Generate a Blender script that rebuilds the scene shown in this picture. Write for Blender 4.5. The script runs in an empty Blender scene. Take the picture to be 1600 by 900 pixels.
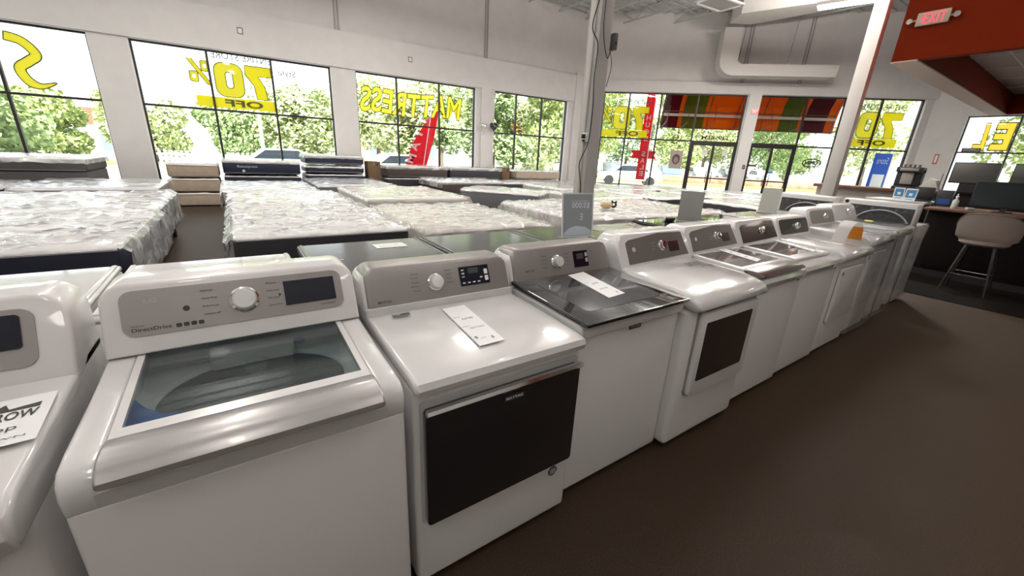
import bpy, bmesh, math, random
from math import radians, sin, cos, pi
from mathutils import Vector, Matrix, noise
random.seed(7)
C = bpy.context.scene.collection
S = bpy.context.scene

# ------------------------------------------------------------------ camera
yaw, pitch, roll = radians(55.276), radians(18.453), radians(2.913)
fw = Vector((cos(yaw)*cos(pitch), sin(yaw)*cos(pitch), -sin(pitch)))
r0 = Vector((sin(yaw), -cos(yaw), 0)); u0 = r0.cross(fw)
rt = r0*cos(roll)+u0*sin(roll); up = -r0*sin(roll)+u0*cos(roll)
cd = bpy.data.cameras.new('camera'); cam = bpy.data.objects.new('camera', cd); C.objects.link(cam)
M = Matrix((rt, up, -fw)).transposed().to_4x4(); M.translation = Vector((-.352, -.988, 1.529)); cam.matrix_world = M
cd.sensor_width = 36; cd.lens = 621.66*36/1600; cd.clip_end = 400; cd.clip_start = .02
S.camera = cam
# ------------------------------------------------------------------ world, sun, exposure
W = bpy.data.worlds.new('world'); S.world = W; W.use_nodes = True
nt = W.node_tree; bg = nt.nodes['Background']
tc = nt.nodes.new('ShaderNodeTexCoord'); mp = nt.nodes.new('ShaderNodeMapping'); mp.inputs['Scale'].default_value = (1, 1, 2.5)
nz = nt.nodes.new('ShaderNodeTexNoise'); nz.inputs['Scale'].default_value = 2.2; nz.inputs['Detail'].default_value = 4
cr = nt.nodes.new('ShaderNodeValToRGB'); cr.color_ramp.elements[0].color = (.86, .92, 1, 1); cr.color_ramp.elements[1].color = (1, 1, 1, 1)
nt.links.new(tc.outputs['Generated'], mp.inputs[0]); nt.links.new(mp.outputs[0], nz.inputs['Vector']); nt.links.new(nz.outputs['Fac'], cr.inputs[0]); nt.links.new(cr.outputs[0], bg.inputs[0])
bg.inputs[1].default_value = 2.8
sd = bpy.data.lights.new('sun', 'SUN'); sd.energy = 15; sd.angle = radians(2); sd.color = (1, .97, .9)
so = bpy.data.objects.new('sun', sd); C.objects.link(so); so.rotation_euler = (radians(42), 0, radians(-25))
S.view_settings.view_transform = 'Standard'; S.view_settings.look = 'None'; S.view_settings.gamma = 1; S.view_settings.use_curve_mapping = False
S.view_settings.exposure = 0.0

# ------------------------------------------------------------------ materials
MT = {}
def mat(name, col, rough=.5, metal=0, coat=0, spec=.5, noise_=0, nscale=20, bump=0, bscale=60, emit=0, aniso=None, alpha=None, sheen=0):
    if name in MT: return MT[name]
    m = bpy.data.materials.new(name); m.use_nodes = True; t = m.node_tree; b = t.nodes['Principled BSDF']
    b.inputs['Base Color'].default_value = (*col, 1); b.inputs['Roughness'].default_value = rough; b.inputs['Metallic'].default_value = metal
    b.inputs['Coat Weight'].default_value = coat; b.inputs['Coat Roughness'].default_value = .05; b.inputs['Specular IOR Level'].default_value = spec
    if sheen: b.inputs['Sheen Weight'].default_value = sheen; b.inputs['Sheen Tint'].default_value = (.6, .38, .22, 1)
    tcn = t.nodes.new('ShaderNodeTexCoord'); vec = tcn.outputs['Object']
    if aniso:
        mpn = t.nodes.new('ShaderNodeMapping'); mpn.inputs['Scale'].default_value = aniso; t.links.new(vec, mpn.inputs[0]); vec = mpn.outputs[0]
    if noise_:
        n = t.nodes.new('ShaderNodeTexNoise'); n.inputs['Scale'].default_value = nscale; n.inputs['Detail'].default_value = 5; t.links.new(vec, n.inputs['Vector'])
        r = t.nodes.new('ShaderNodeValToRGB'); r.color_ramp.elements[0].position = .3; r.color_ramp.elements[1].position = .7
        r.color_ramp.elements[0].color = (*[max(0, c*(1-noise_)) for c in col], 1); r.color_ramp.elements[1].color = (*[min(1, c*(1+noise_)) for c in col], 1)
        t.links.new(n.outputs['Fac'], r.inputs[0]); t.links.new(r.outputs[0], b.inputs['Base Color'])
    if bump:
        n = t.nodes.new('ShaderNodeTexNoise'); n.inputs['Scale'].default_value = bscale; n.inputs['Detail'].default_value = 4; t.links.new(vec, n.inputs['Vector'])
        bp = t.nodes.new('ShaderNodeBump'); bp.inputs['Strength'].default_value = bump; bp.inputs['Distance'].default_value = .01
        t.links.new(n.outputs['Fac'], bp.inputs['Height']); t.links.new(bp.outputs[0], b.inputs['Normal'])
    if emit:
        b.inputs['Emission Color'].default_value = (*col, 1); b.inputs['Emission Strength'].default_value = emit
    MT[name] = m; return m
def mix_mat(name, build):
    m = bpy.data.materials.new(name); m.use_nodes = True; t = m.node_tree; t.nodes.clear(); o = t.nodes.new('ShaderNodeOutputMaterial')
    t.links.new(build(t), o.inputs[0]); MT[name] = m; return m
def nd(t, typ, **k):
    n = t.nodes.new(typ)
    for a, v in k.items():
        a = a.replace('_', ' ')
        if a in n.inputs: n.inputs[a].default_value = v
    return n
def mixsh(t, fac, a, b):
    x = t.nodes.new('ShaderNodeMixShader')
    if hasattr(fac, 'links') or not isinstance(fac, (int, float)): t.links.new(fac, x.inputs[0])
    else: x.inputs[0].default_value = fac
    t.links.new(a, x.inputs[1]); t.links.new(b, x.inputs[2]); return x.outputs[0]
def schlick(t, k, base=.04, nrm=None):
    lw = t.nodes.new('ShaderNodeLayerWeight')
    if nrm is not None: t.links.new(nrm, lw.inputs['Normal'])
    p = t.nodes.new('ShaderNodeMath'); p.operation = 'POWER'; p.inputs[1].default_value = 4.5; t.links.new(lw.outputs['Facing'], p.inputs[0])
    q = t.nodes.new('ShaderNodeMath'); q.operation = 'MULTIPLY_ADD'; q.inputs[1].default_value = k; q.inputs[2].default_value = base*k; q.use_clamp = True; t.links.new(p.outputs[0], q.inputs[0]); return q.outputs[0]
def glass_build(tint, refl):
    def f(t):
        tr = nd(t, 'ShaderNodeBsdfTransparent', Color=(*tint, 1)); gl = nd(t, 'ShaderNodeBsdfGlossy', Roughness=.02)
        return mixsh(t, schlick(t, refl), tr.outputs[0], gl.outputs[0])
    return f
mix_mat('window_glass', glass_build((.97, .99, .98), .8))
mix_mat('lid_glass', glass_build((.8, .84, .84), 1.0))
mix_mat('acrylic', glass_build((.9, .92, .93), 1.5))
def wrap_build(op, wscale, bst, rough=.12, add=.4):
    def f(t):
        c = t.nodes.new('ShaderNodeTexCoord'); mp = t.nodes.new('ShaderNodeMapping'); mp.inputs['Scale'].default_value = (.7, 2.4, 1.6); mp.inputs['Rotation'].default_value = (0, 0, .5)
        t.links.new(c.outputs['Object'], mp.inputs[0])
        n = nd(t, 'ShaderNodeTexNoise', Scale=wscale, Detail=5., Distortion=1.4); t.links.new(mp.outputs[0], n.inputs['Vector'])
        bp = nd(t, 'ShaderNodeBump', Strength=bst, Distance=.05); t.links.new(n.outputs['Fac'], bp.inputs['Height'])
        tr = nd(t, 'ShaderNodeBsdfTransparent', Color=(.97, .97, .98, 1)); gl = nd(t, 'ShaderNodeBsdfGlossy', Roughness=rough); di = nd(t, 'ShaderNodeBsdfDiffuse', Color=(.93, .93, .93, 1))
        t.links.new(bp.outputs[0], gl.inputs['Normal']); t.links.new(bp.outputs[0], di.inputs['Normal'])
        r = t.nodes.new('ShaderNodeValToRGB'); r.color_ramp.elements[0].position = .5; r.color_ramp.elements[1].position = .68
        r.color_ramp.elements[0].color = (op, op, op, 1); r.color_ramp.elements[1].color = (min(1, op+add),)*3+(1,); t.links.new(n.outputs['Fac'], r.inputs[0])
        a = mixsh(t, r.outputs[0], tr.outputs[0], di.outputs[0])
        return mixsh(t, schlick(t, .9, .06, bp.outputs[0]), a, gl.outputs[0])
    return f
mix_mat('plastic_wrap', wrap_build(.28, 1.7, .6, .14, .4)); mix_mat('clear_wrap', wrap_build(.03, 4, .2, .08, .1))
def paint_build(col, tr_=.6):
    def f(t):
        d = nd(t, 'ShaderNodeBsdfDiffuse', Color=(*col, 1)); x = nd(t, 'ShaderNodeBsdfTranslucent', Color=(*col, 1)); return mixsh(t, tr_, d.outputs[0], x.outputs[0])
    return f
def translucent(name, col, tr_=.6): return MT.get(name) or mix_mat(name, paint_build(col, tr_))
WHITE = mat('appliance_white', (.74, .72, .72), .3, coat=.6)
WHITE2 = mat('appliance_white_front', (.71, .69, .69), .42, coat=.15, bump=.02, bscale=300)
DECKW = mat('deck_enamel', (.66, .65, .65), .16, coat=.8)
SILVER = mat('console_silver', (.33, .31, .3), .36, metal=.4)
GREYC = mat('console_grey', (.24, .23, .23), .35, metal=.5)
MAROON = mat('console_maroon', (.045, .018, .02), .25, coat=.4)
BROWNC = mat('console_brown', (.05, .04, .04), .25, coat=.4)
CHROME = mat('chrome', (.75, .75, .75), .15, metal=1)
KNOB = mat('knob_face', (.8, .8, .8), .3, metal=.3)
BLKG = mat('black_glass', (.008, .008, .01), .06, coat=1)
DISP = mat('display_black', (.006, .008, .02), .12, coat=.5)
BLK = mat('black_plastic', (.02, .02, .022), .4)
BLKM = mat('black_frame', (.025, .02, .02), .45)
DKTXT = mat('dark_print', (.04, .038, .038), .6)
LTTXT = mat('light_print', (.6, .62, .65), .6)
PAPER = mat('paper', (.85, .85, .86), .7)
WALLM = mat('wall_paint', (.7, .685, .67), .85, noise_=.03, nscale=3, bump=.05, bscale=40)
BANDM = mat('wall_band_paint', (.78, .77, .76), .8)
TRIMM = mat('trim_white', (.8, .79, .78), .6)
CARPET = mat('carpet', (.034, .02, .0105), .5, noise_=.4, nscale=120, bump=.3, bscale=400, spec=.3, sheen=.1)
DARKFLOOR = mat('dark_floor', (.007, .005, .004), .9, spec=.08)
REDM = mat('red_paint', (.19, .018, .003), .85, bump=.03, bscale=120, spec=.1)
STEEL = mat('column_paint', (.5, .48, .46), .5)
GREYD = mat('graphite_panel', (.045, .047, .052), .16, spec=.4)
GREYF = mat('graphite_frame', (.2, .2, .21), .3, metal=.6)
GALV = mat('duct_paint', (.62, .6, .57), .6)
WOOD = mat('dark_wood', (.008, .005, .004), .7, spec=.15)
BROWN = mat('counter_brown', (.12, .05, .025), .4)
LEAF = [mat('leaf_a', (.36, .44, .16), .7, noise_=.5, nscale=6), mat('leaf_b', (.44, .5, .24), .7, noise_=.5, nscale=6), mat('leaf_c', (.28, .38, .16), .7, noise_=.4, nscale=6)]

# ------------------------------------------------------------------ helpers
def obj(name, bm, m, parent=None, smooth=True, mats=None):
    me = bpy.data.meshes.new(name); bmesh.ops.recalc_face_normals(bm, faces=bm.faces)
    bm.to_mesh(me); bm.free(); o = bpy.data.objects.new(name, me)
    for x in (mats or [m]): me.materials.append(x)
    C.objects.link(o)
    if parent: o.parent = parent
    if smooth:
        try: me.shade_smooth()
        except Exception: pass
        try: me.set_sharp_from_angle(angle=radians(38))
        except Exception: pass
    return o
def tag(o, label, cat, group=None):
    o['label'] = label; o['category'] = cat
    if group: o['group'] = group
    return o
def thing(name, label, cat, loc=(0, 0, 0), rz=0, group=None):
    o = bpy.data.objects.new(name, None); C.objects.link(o); o.location = loc; o.rotation_euler = (0, 0, rz); o.empty_display_size = .1
    return tag(o, label, cat, group)
def struct(o): o['kind'] = 'structure'; return o
def bx(bm, x0, x1, y0, y1, z0, z1, r=0, seg=2, mi=0):
    b2 = bmesh.new(); bmesh.ops.create_cube(b2, size=1)
    for v in b2.verts: v.co = Vector(((x0+x1)/2+v.co.x*(x1-x0), (y0+y1)/2+v.co.y*(y1-y0), (z0+z1)/2+v.co.z*(z1-z0)))
    if r: bmesh.ops.bevel(b2, geom=b2.edges[:], offset=min(r, .49*min(abs(x1-x0), abs(y1-y0), abs(z1-z0))), segments=seg, profile=.5, affect='EDGES')
    merge(bm, b2, mi); return bm
def merge(bm, b2, mi=0, mtx=None):
    vm = {}
    for v in b2.verts: vm[v] = bm.verts.new(mtx @ v.co if mtx else v.co)
    for f in b2.faces:
        try: nf = bm.faces.new([vm[v] for v in f.verts]); nf.material_index = mi or f.material_index; nf.smooth = f.smooth
        except ValueError: pass
    b2.free()
def box(name, x0, x1, y0, y1, z0, z1, m, parent=None, r=0, seg=2): return obj(name, bx(bmesh.new(), x0, x1, y0, y1, z0, z1, r, seg), m, parent)
def prism(bm, pts, axis, a, b, r=0, seg=2, mi=0, fn=None):
    """outline pts extruded along axis from a to b"""
    b2 = bmesh.new()
    def P(p, t): return {'x': (t, p[0], p[1]), 'y': (p[0], t, p[1]), 'z': (p[0], p[1], t)}[axis]
    A = [b2.verts.new(P(p, a)) for p in pts]; B = [b2.verts.new(P(p, b)) for p in pts]; n = len(pts)
    b2.faces.new(A); b2.faces.new(B[::-1])
    for i in range(n): b2.faces.new([A[i], A[(i+1) % n], B[(i+1) % n], B[i]])
    if fn:
        for v in b2.verts: v.co = fn(v.co)
    bmesh.ops.recalc_face_normals(b2, faces=b2.faces)
    if r:
        caps = [e for e in b2.edges if len(e.link_faces) == 2 and any(len(f.verts) == n and n != 4 or n == 4 for f in e.link_faces) and (abs(e.calc_face_angle(0)) > .6)]
        bmesh.ops.bevel(b2, geom=caps, offset=r, segments=seg, profile=.5, affect='EDGES', clamp_overlap=True)
    merge(bm, b2, mi); return bm
def rrect(x0, x1, z0, z1, r, n=6, corners='1111'):
    """rounded rect outline; corners order bl br tr tl"""
    pts = []
    for k, (cx, cz, a0) in enumerate(((x0, z0, pi), (x1, z0, 1.5*pi), (x1, z1, 0), (x0, z1, .5*pi))):
        if corners[k] == '1':
            ox = cx+(r if cx == x0 else -r); oz = cz+(r if cz == z0 else -r)
            pts += [(ox+r*cos(a0+i*pi/2/n), oz+r*sin(a0+i*pi/2/n)) for i in range(n+1)]
        else: pts.append((cx, cz))
    return pts
def lathe(bm, prof, c=(0, 0, 0), ax=Vector((0, 0, 1)), seg=28, mi=0):
    ax = Vector(ax).normalized(); q = Vector((0, 0, 1)).rotation_difference(ax); rings = []
    for (r, h) in prof:
        rings.append([bm.verts.new(Vector(c)+q @ Vector((r*cos(2*pi*i/seg), r*sin(2*pi*i/seg), h))) for i in range(seg)])
    for a, b in zip(rings, rings[1:]):
        for i in range(seg): f = bm.faces.new([a[i], a[(i+1) % seg], b[(i+1) % seg], b[i]]); f.material_index = mi
    for rg in (rings[0], rings[-1]):
        if (rg[0].co-rg[seg//2].co).length > 1e-4:
            f = bm.faces.new(rg); f.material_index = mi
    return bm
def tube(bm, pts, r, seg=8, mi=0):
    pts = [Vector(p) for p in pts]; rings = []
    for i, p in enumerate(pts):
        d = (pts[min(i+1, len(pts)-1)]-pts[max(i-1, 0)]).normalized()
        a = d.orthogonal().normalized() if i == 0 else (a-d*a.dot(d)).normalized()
        b = d.cross(a); rr = r[i] if isinstance(r, (list, tuple)) else r
        rings.append([bm.verts.new(p+rr*(a*cos(2*pi*k/seg)+b*sin(2*pi*k/seg))) for k in range(seg)])
    for A, B in zip(rings, rings[1:]):
        for k in range(seg): f = bm.faces.new([A[k], A[(k+1) % seg], B[(k+1) % seg], B[k]]); f.material_index = mi
    bm.faces.new(rings[0]); bm.faces.new(rings[-1]); return bm
def curve_pts(ctrl, n=8):
    out = []; P = [Vector(p) for p in ctrl]; P = [P[0]]+P+[P[-1]]
    for i in range(1, len(P)-2):
        for k in range(n):
            t = k/n; out.append(.5*((2*P[i])+(-P[i-1]+P[i+1])*t+(2*P[i-1]-5*P[i]+4*P[i+1]-P[i+2])*t*t+(-P[i-1]+3*P[i]-3*P[i+1]+P[i+2])*t**3))
    out.append(P[-2]); return out
def frame(o, u, v, n=None):
    u = Vector(u).normalized(); v = Vector(v).normalized(); n = u.cross(v) if n is None else Vector(n)
    m = Matrix((u, v, n)).transposed().to_4x4(); m.translation = Vector(o); return m
_tc = {}
def text_bm(s, offset=0., outline=0.):
    cu = bpy.data.curves.new('t', 'FONT'); cu.body = s; cu.offset = offset; cu.size = 1; cu.resolution_u = 3
    if outline: cu.fill_mode = 'NONE'; cu.bevel_depth = outline; cu.bevel_resolution = 0
    ob = bpy.data.objects.new('t', cu); C.objects.link(ob); bpy.context.view_layer.update()
    me = bpy.data.meshes.new_from_object(ob.evaluated_get(bpy.context.evaluated_depsgraph_get())); C.objects.unlink(ob); bpy.data.objects.remove(ob); bpy.data.curves.remove(cu)
    bm = bmesh.new(); bm.from_mesh(me); bpy.data.meshes.remove(me); return bm
def text(name, s, w, h, m, parent, F, offset=0., outline=0., off=.0015, warp=None, ref=None, italic=0):
    """lettering fitted to w x h, lower-left at frame origin, lying off the frame plane"""
    bm = text_bm(s, offset, outline)
    if ref is None:
        xs = [v.co.x for v in bm.verts]; ys = [v.co.y for v in bm.verts]
        if not xs: return None
        ref = (min(xs), max(xs), min(ys), max(ys))
    x0, x1, y0, y1 = ref
    for v in bm.verts:
        x = (v.co.x-x0)/(x1-x0); y = (v.co.y-y0)/(y1-y0); z = v.co.z*w/(x1-x0)
        if warp: x, y = warp(x, y)
        v.co = F @ Vector(((x+italic*y)*w, y*h, off+z*.3))
    for f in bm.faces: f.material_index = 0
    me = bpy.data.meshes.new(name); bm.to_mesh(me); bm.free(); me.materials.clear(); me.materials.append(m)
    o = bpy.data.objects.new(name, me); C.objects.link(o); o.parent = parent; return (o, ref)
def fpoly(name, pts, th, m, parent, F, off=0., r=0):
    """flat outline (u,v) extruded th along frame normal"""
    bm = bmesh.new(); prism(bm, pts, 'z', off, off+th, r); bm.transform(F); return obj(name, bm, m, parent)
def frect(name, u0, u1, v0, v1, th, m, parent, F, off=0., rad=0, r=0):
    pts = rrect(u0, u1, v0, v1, rad) if rad else [(u0, v0), (u1, v0), (u1, v1), (u0, v1)]
    return fpoly(name, pts, th, m, parent, F, off, r)

# ------------------------------------------------------------------ room shell
wl = radians(-2.2); wb = radians(-44)
NL = Vector((-sin(wl), cos(wl), 0)); TL = Vector((cos(wl), sin(wl), 0)); DL = 12.499
NB = Vector((-sin(wb), cos(wb), 0)); TB = Vector((cos(wb), sin(wb), 0)); DB = 16.73
FLm = frame(NL*DL, TL, NL, (0, 0, 1))      # local: x = along wall, y = outward depth, z = up
FBm = frame(NB*DB, TB, NB, (0, 0, 1))
XR = 20.42; FRm = frame((XR, 0, 0), (0, -1, 0), (1, 0, 0), (0, 0, 1))
HC = 6.75
sLc = TL.dot(Vector((11.592, 12.063, 0))); sB0 = TB.dot(Vector((11.592, 12.063, 0))); sB1 = 12.23
def wall(name, F, rects, m, smooth=False):
    bm = bmesh.new()
    for (a, b, z0, z1, d0, d1) in rects: bx(bm, a, b, d0, d1, z0, z1)
    bm.transform(F); return struct(obj(name, bm, m, smooth=False))
zs, zh, zb = .45, 3.66, 4.58
Lw = [(-7.6, -3.1, (-4.6, -6.1)), (-2.44, 1.85, (-1.0, .38)), (2.5, 6.45, (3.74, 5.14)), (7.16, 10.5, (8.15, 9.3))]
rects = [(-10.5, sLc+.3, 0, zs, 0, .3), (-10.5, sLc+.3, zh, zb, -.06, .3), (-10.5, sLc+.3, zb, HC, .04, .3)]
prev = -10.5
for a, b, mm in Lw: rects.append((prev, a, zs, zh, 0, .3)); prev = b
rects.append((prev, sLc+.25, zs, zh, 0, .3)); rects.append((6.62, 7.0, 0, zh, -.08, 0)); rects.append((10.72, 10.9, 0, 4.66, -.12, 0))
wall('wall_left', FLm, rects, WALLM)
zhB, zbB, zt = 4.1, 4.48, 2.36
rects = [(sB0-.2, sB1+.1, zhB, zbB, -.06, .3), (sB0-.2, sB1+.1, zbB, HC, .04, .3), (sB0-.25, .84, 0, zhB, 0, .3), (6.15, 6.57, 0, zhB, -.1, .3), (12.0, sB1+.15, 0, zhB, 0, .3)]
wall('wall_back', FBm, rects, WALLM)
rects = [(-3.6, -2.6, 0, HC, 0, .3), (-2.6, 6.5, 3.52, HC, 0, .3), (-2.6, 6.5, 0, .35, 0, .3), (6.5, 9, 0, HC, 0, .3)]
wall('wall_right', FRm, rects, WALLM)
struct(box('wall_rear', -10, 20.7, -8.3, -8, 0, HC, WALLM)); struct(box('wall_side', -9.9, -9.6, -8.3, 13.2, 0, HC, WALLM))
struct(box('floor', -10, 21, -8.3, 13.3, -.2, 0, CARPET))
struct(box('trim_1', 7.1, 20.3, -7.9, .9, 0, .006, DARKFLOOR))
bm = bmesh.new(); prism(bm, [(-10, -8.3), (20.8, -8.3), (20.8, 3.6), (11.8, 12.4), (-10, 13.3)], 'z', HC, HC+.15)
for i in range(60):
    y = -8+i*.34; bx(bm, -9.6, min(20.4, 20.4 if y < 3.4 else 20.4-(y-3.4)*1.03), y, y+.14, HC-.05, HC)
struct(obj('ceiling', bm, mat('ceiling_deck', (.5, .5, .5), .7), smooth=False))
# windows
def window(n, F, a, b, z0, z1, muls, trans, dep=.14, mw=.05, label=None, cols=BLKM, handle=None):
    e = bpy.data.objects.new('window_%d' % n, None); C.objects.link(e); e['kind'] = 'structure'
    bm = bmesh.new()
    for s in (a+mw/2, b-mw/2)+tuple(muls): bx(bm, s-mw/2, s+mw/2, dep-.03, dep+.05, z0, z1)
    for z in (z0+mw/2, z1-mw/2): bx(bm, a, b, dep-.028, dep+.048, z-mw/2, z+mw/2)
    for (s0, s1, z) in trans: bx(bm, s0, s1, dep-.028, dep+.048, z-mw/2, z+mw/2)
    bm.transform(F); obj('window_frame', bm, cols, e, smooth=False)
    bm = bmesh.new(); bx(bm, a, b, dep, dep+.006, z0, z1); bm.transform(F); obj('window_pane', bm, MT['window_glass'], e, smooth=False)
    bm = bmesh.new()
    for (s0, s1) in ((a-.0, a+.012), (b-.012, b)): bx(bm, s0, s1, 0.0, dep-.03, z0, z1)
    bx(bm, a, b, 0.0, dep-.03, z1-.012, z1); bx(bm, a, b, -.03, dep-.03, z0, z0+.02)
    bm.transform(F); obj('window_reveal', bm, TRIMM, e, smooth=False)
for i, (a, b, mm) in enumerate(Lw): window(i+1, FLm, a, b, zs, zh, mm, [(a, b, 2.27)])
window(5, FBm, .84, 6.15, .08, zhB, (1.85, 3.06, 4.42), [(.84, 4.42, 2.4)], mw=.055)
window(6, FBm, 6.57, 12.0, .08, zhB, (8.24, 9.51, 10.7), [(8.24, 12.0, 2.36)], mw=.055)
window(7, FRm, -2.6, 6.5, .35, 3.52, (-1.4, -.1, 1.2, 2.5, 3.8, 5.1), [(-2.6, 6.5, 2.36)], mw=.05)
def door(n, a, b):
    e = bpy.data.objects.new('door_%d' % n, None); C.objects.link(e); e['kind'] = 'structure'
    mid = (a+b)/2; bm = bmesh.new()
    bx(bm, a, b, .09, .2, 2.32, 2.42); bx(bm, a-.03, a+.05, .09, .2, 0, 2.4); bx(bm, b-.05, b+.03, .09, .2, 0, 2.4); bm.transform(FBm); obj('door_frame', bm, BLKM, e, smooth=False)
    for (s0, s1, hs) in ((a+.05, mid, mid-.1), (mid, b-.05, mid+.1)):
        bm = bmesh.new(); st = .045
        bx(bm, s0, s0+st, .1, .15, .02, 2.32); bx(bm, s1-st, s1, .1, .15, .02, 2.32); bx(bm, s0, s1, .1, .15, 2.25, 2.32); bx(bm, s0, s1, .1, .15, .02, .2); bm.transform(FBm)
        lf = obj('door_leaf', bm, BLKM, e, smooth=False)
        bm = bmesh.new(); bx(bm, s0, s1, .065, .09, 1.0, 1.05); bx(bm, hs-.015, hs+.015, .06, .09, .85, 1.3, .01); bm.transform(FBm); obj('push_bar', bm, BLKM, lf)
door(1, 4.45, 6.13); door(2, 6.62, 8.22)

# joists and steel
def joist(x, label, k=[0]):
    k[0] += 1; label += ', '+['leftmost', 'second from the left', 'third from the left', 'fourth from the left', 'fifth from the left', 'sixth from the left', 'rightmost'][k[0]-1]
    bm = bmesh.new(); y0, y1 = 2, 12.6-max(0, (x-11)*.97); y1 = min(y1, 11.8)
    bx(bm, x-.03, x+.03, y0, y1, 6.66, 6.7); bx(bm, x-.025, x+.025, y0, y1, 6.38, 6.42)
    n = int((y1-y0)/.5)
    for i in range(n):
        a = y0+(y1-y0)*i/n; b = y0+(y1-y0)*(i+1)/n
        tube(bm, [(x, a, 6.4 if i % 2 else 6.67), (x, b, 6.67 if i % 2 else 6.4)], .014, 6)
    tag(obj('roof_joist', bm, mat('joist_grey', (.5, .5, .5), .6)), label, 'joist', 'open web joists under the roof deck')
for x in (8.6, 9.9, 11.2, 12.5, 13.8, 15.1, 16.4): joist(x, 'grey open web steel joist under the corrugated roof deck')

# soffit (red bulkhead)
bm = bmesh.new(); bx(bm, 6.1, 6.22, -7.9, .91, 2.75, HC-.05); bx(bm, 6.22, 12.3, .68, .91, 2.75, HC-.05); bx(bm, 12.3, 12.42, -7.9, .91, 2.75, 3.4)
sof = struct(obj('trim_2', bm, REDM, smooth=False)); 
struct(box('trim_3', 6.1, 12.4, .68, .912, 2.735, 2.751, mat('soffit_edge', (.55, .42, .34), .5)))
bm = bmesh.new(); bx(bm, 6.22, 12.3, -7.9, .68, 3.1, 3.16)
struct(obj('trim_4', bm, mat('ceiling_tile', (.6, .55, .5), .8, noise_=.05, nscale=30), smooth=False))
bm = bmesh.new()
for k in range(1, 6): bx(bm, 6.22+1.02*k, 6.245+1.02*k, -7.9, .68, 3.09, 3.102)
for k in range(8): bx(bm, 6.22, 12.3, .3-.61*2*k, .32-.61*2*k, 3.09, 3.102)
struct(obj('trim_5', bm, TRIMM, smooth=False))

# light fixtures
t = thing('recessed_light', 'recessed white light panel in the lowered ceiling inside the red soffit', 'light', (9.6, -1.2, 3.085)); box('diffuser', -.3, .3, -.6, .6, .0, .012, mat('panel_glow', (1, .93, .85), .5, emit=1.5), t); box('rim', -.33, .33, -.63, .63, .006, .02, TRIMM, t)
ld = bpy.data.lights.new('panel', 'AREA'); ld.shape = 'RECTANGLE'; ld.size = .6; ld.size_y = 1.2; ld.energy = 16; ld.color = (1, .85, .72); lo = bpy.data.objects.new('panel_light', ld); C.objects.link(lo); lo.parent = t; lo.location = (0, 0, -.02)
def fixture(x, y, z, lab, power, rz=0, ln=1.25, grp=None, warm=(1, .95, .88), upw=0):
    t = thing('strip_light', lab, 'light', (x, y, z), rz, grp)
    box('housing', -.16, .16, -ln/2, ln/2, .02, .1, TRIMM, t, .01)
    box('diffuser', -.14, .14, -ln/2+.02, ln/2-.02, -.02, .022, mat('diffuser_glow', (1, .97, .93), .5, emit=5), t, .01)
    for q in (-ln/3, ln/3): bm = bmesh.new(); tube(bm, [(0, q, .1), (0, q, HC-z)], .006, 5); obj('hanger', bm, BLK, t)
    ld = bpy.data.lights.new('tube', 'AREA'); ld.shape = 'RECTANGLE'; ld.size = .26; ld.size_y = ln; ld.energy = power; ld.color = warm
    lo = bpy.data.objects.new('tube_light', ld); C.objects.link(lo); lo.parent = t; lo.location = (0, 0, -.03)
    l2 = ld.copy(); l2.energy = upw or power*.6; lo2 = bpy.data.objects.new('added_uplight', l2); C.objects.link(lo2); lo2.parent = t; lo2.location = (0, 0, .11); lo2.rotation_euler = (pi, 0, 0)  # up-facing lamp added above each housing to brighten the upper walls
fixture(12.25, 3.85, 5.3, 'bright white strip light hanging near the red soffit', 420, radians(16), upw=380)
G = 'strip lights hanging over the sales floor'
for x in (-5, -1, 3.2, 7.4):
    for y in (-5, -1.6, 2.4, 5.6):
        if x > 5.5 and y < 1: continue
        fixture(x, y, 5.4, 'added strip light out of view, brightening the upper window wall', {-5: 13, -1.6: 16, 2.4: 10, 5.6: 62}[y] if x < 7 else 110, 0, 1.25, G, upw=70 if x < 7 else 90)
for x in (-5, -1, 3): fixture(x, 9.3, 5.4, 'added strip light out of view, brightening the upper window wall', 60, 0, 1.25, G, upw=45)  # extra row outside the view, added to lift the upper wall brightness
fixture(15.5, -3.5, 5.4, 'added strip light out of view, brightening the upper window wall', 60, 0, 1.25, G)

# ------------------------------------------------------------------ appliances
def cabinet(t, w, d, z1, m=WHITE2, r=.018):
    bm = bmesh.new(); bx(bm, 0, w, .015, d, .035, z1, r, 3); o = obj('cabinet', bm, m, t)
    for (a, b) in ((.06, .06), (w-.06, .06), (.06, d-.06), (w-.06, d-.06)):
        b2 = bmesh.new(); lathe(b2, [(.02, 0), (.022, .01), (.015, .015), (.015, .045)], (a, b, 0), seg=12); obj('foot', b2, BLK, t)
    return o
def console(t, w, z0, z1, y0, y1, yb, m, R=.05, name='console', inset=.0, r=.012):
    """front-view outline with rounded top corners, leaned back"""
    pts = rrect(inset, w-inset, z0, z1, R, 8, '0011'); bm = bmesh.new(); k = (y1-y0)/(z1-z0)
    prism(bm, pts, 'y', 0, 1, r, 3, fn=lambda c: Vector((c.x, (y0+k*(c.z-z0)) if c.y < .5 else yb, c.z)))
    obj(name, bm, m, t)
    L = math.hypot(y1-y0, z1-z0); return frame((0, y0, z0), (1, 0, 0), (0, (y1-y0)/L, (z1-z0)/L)), L
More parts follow.
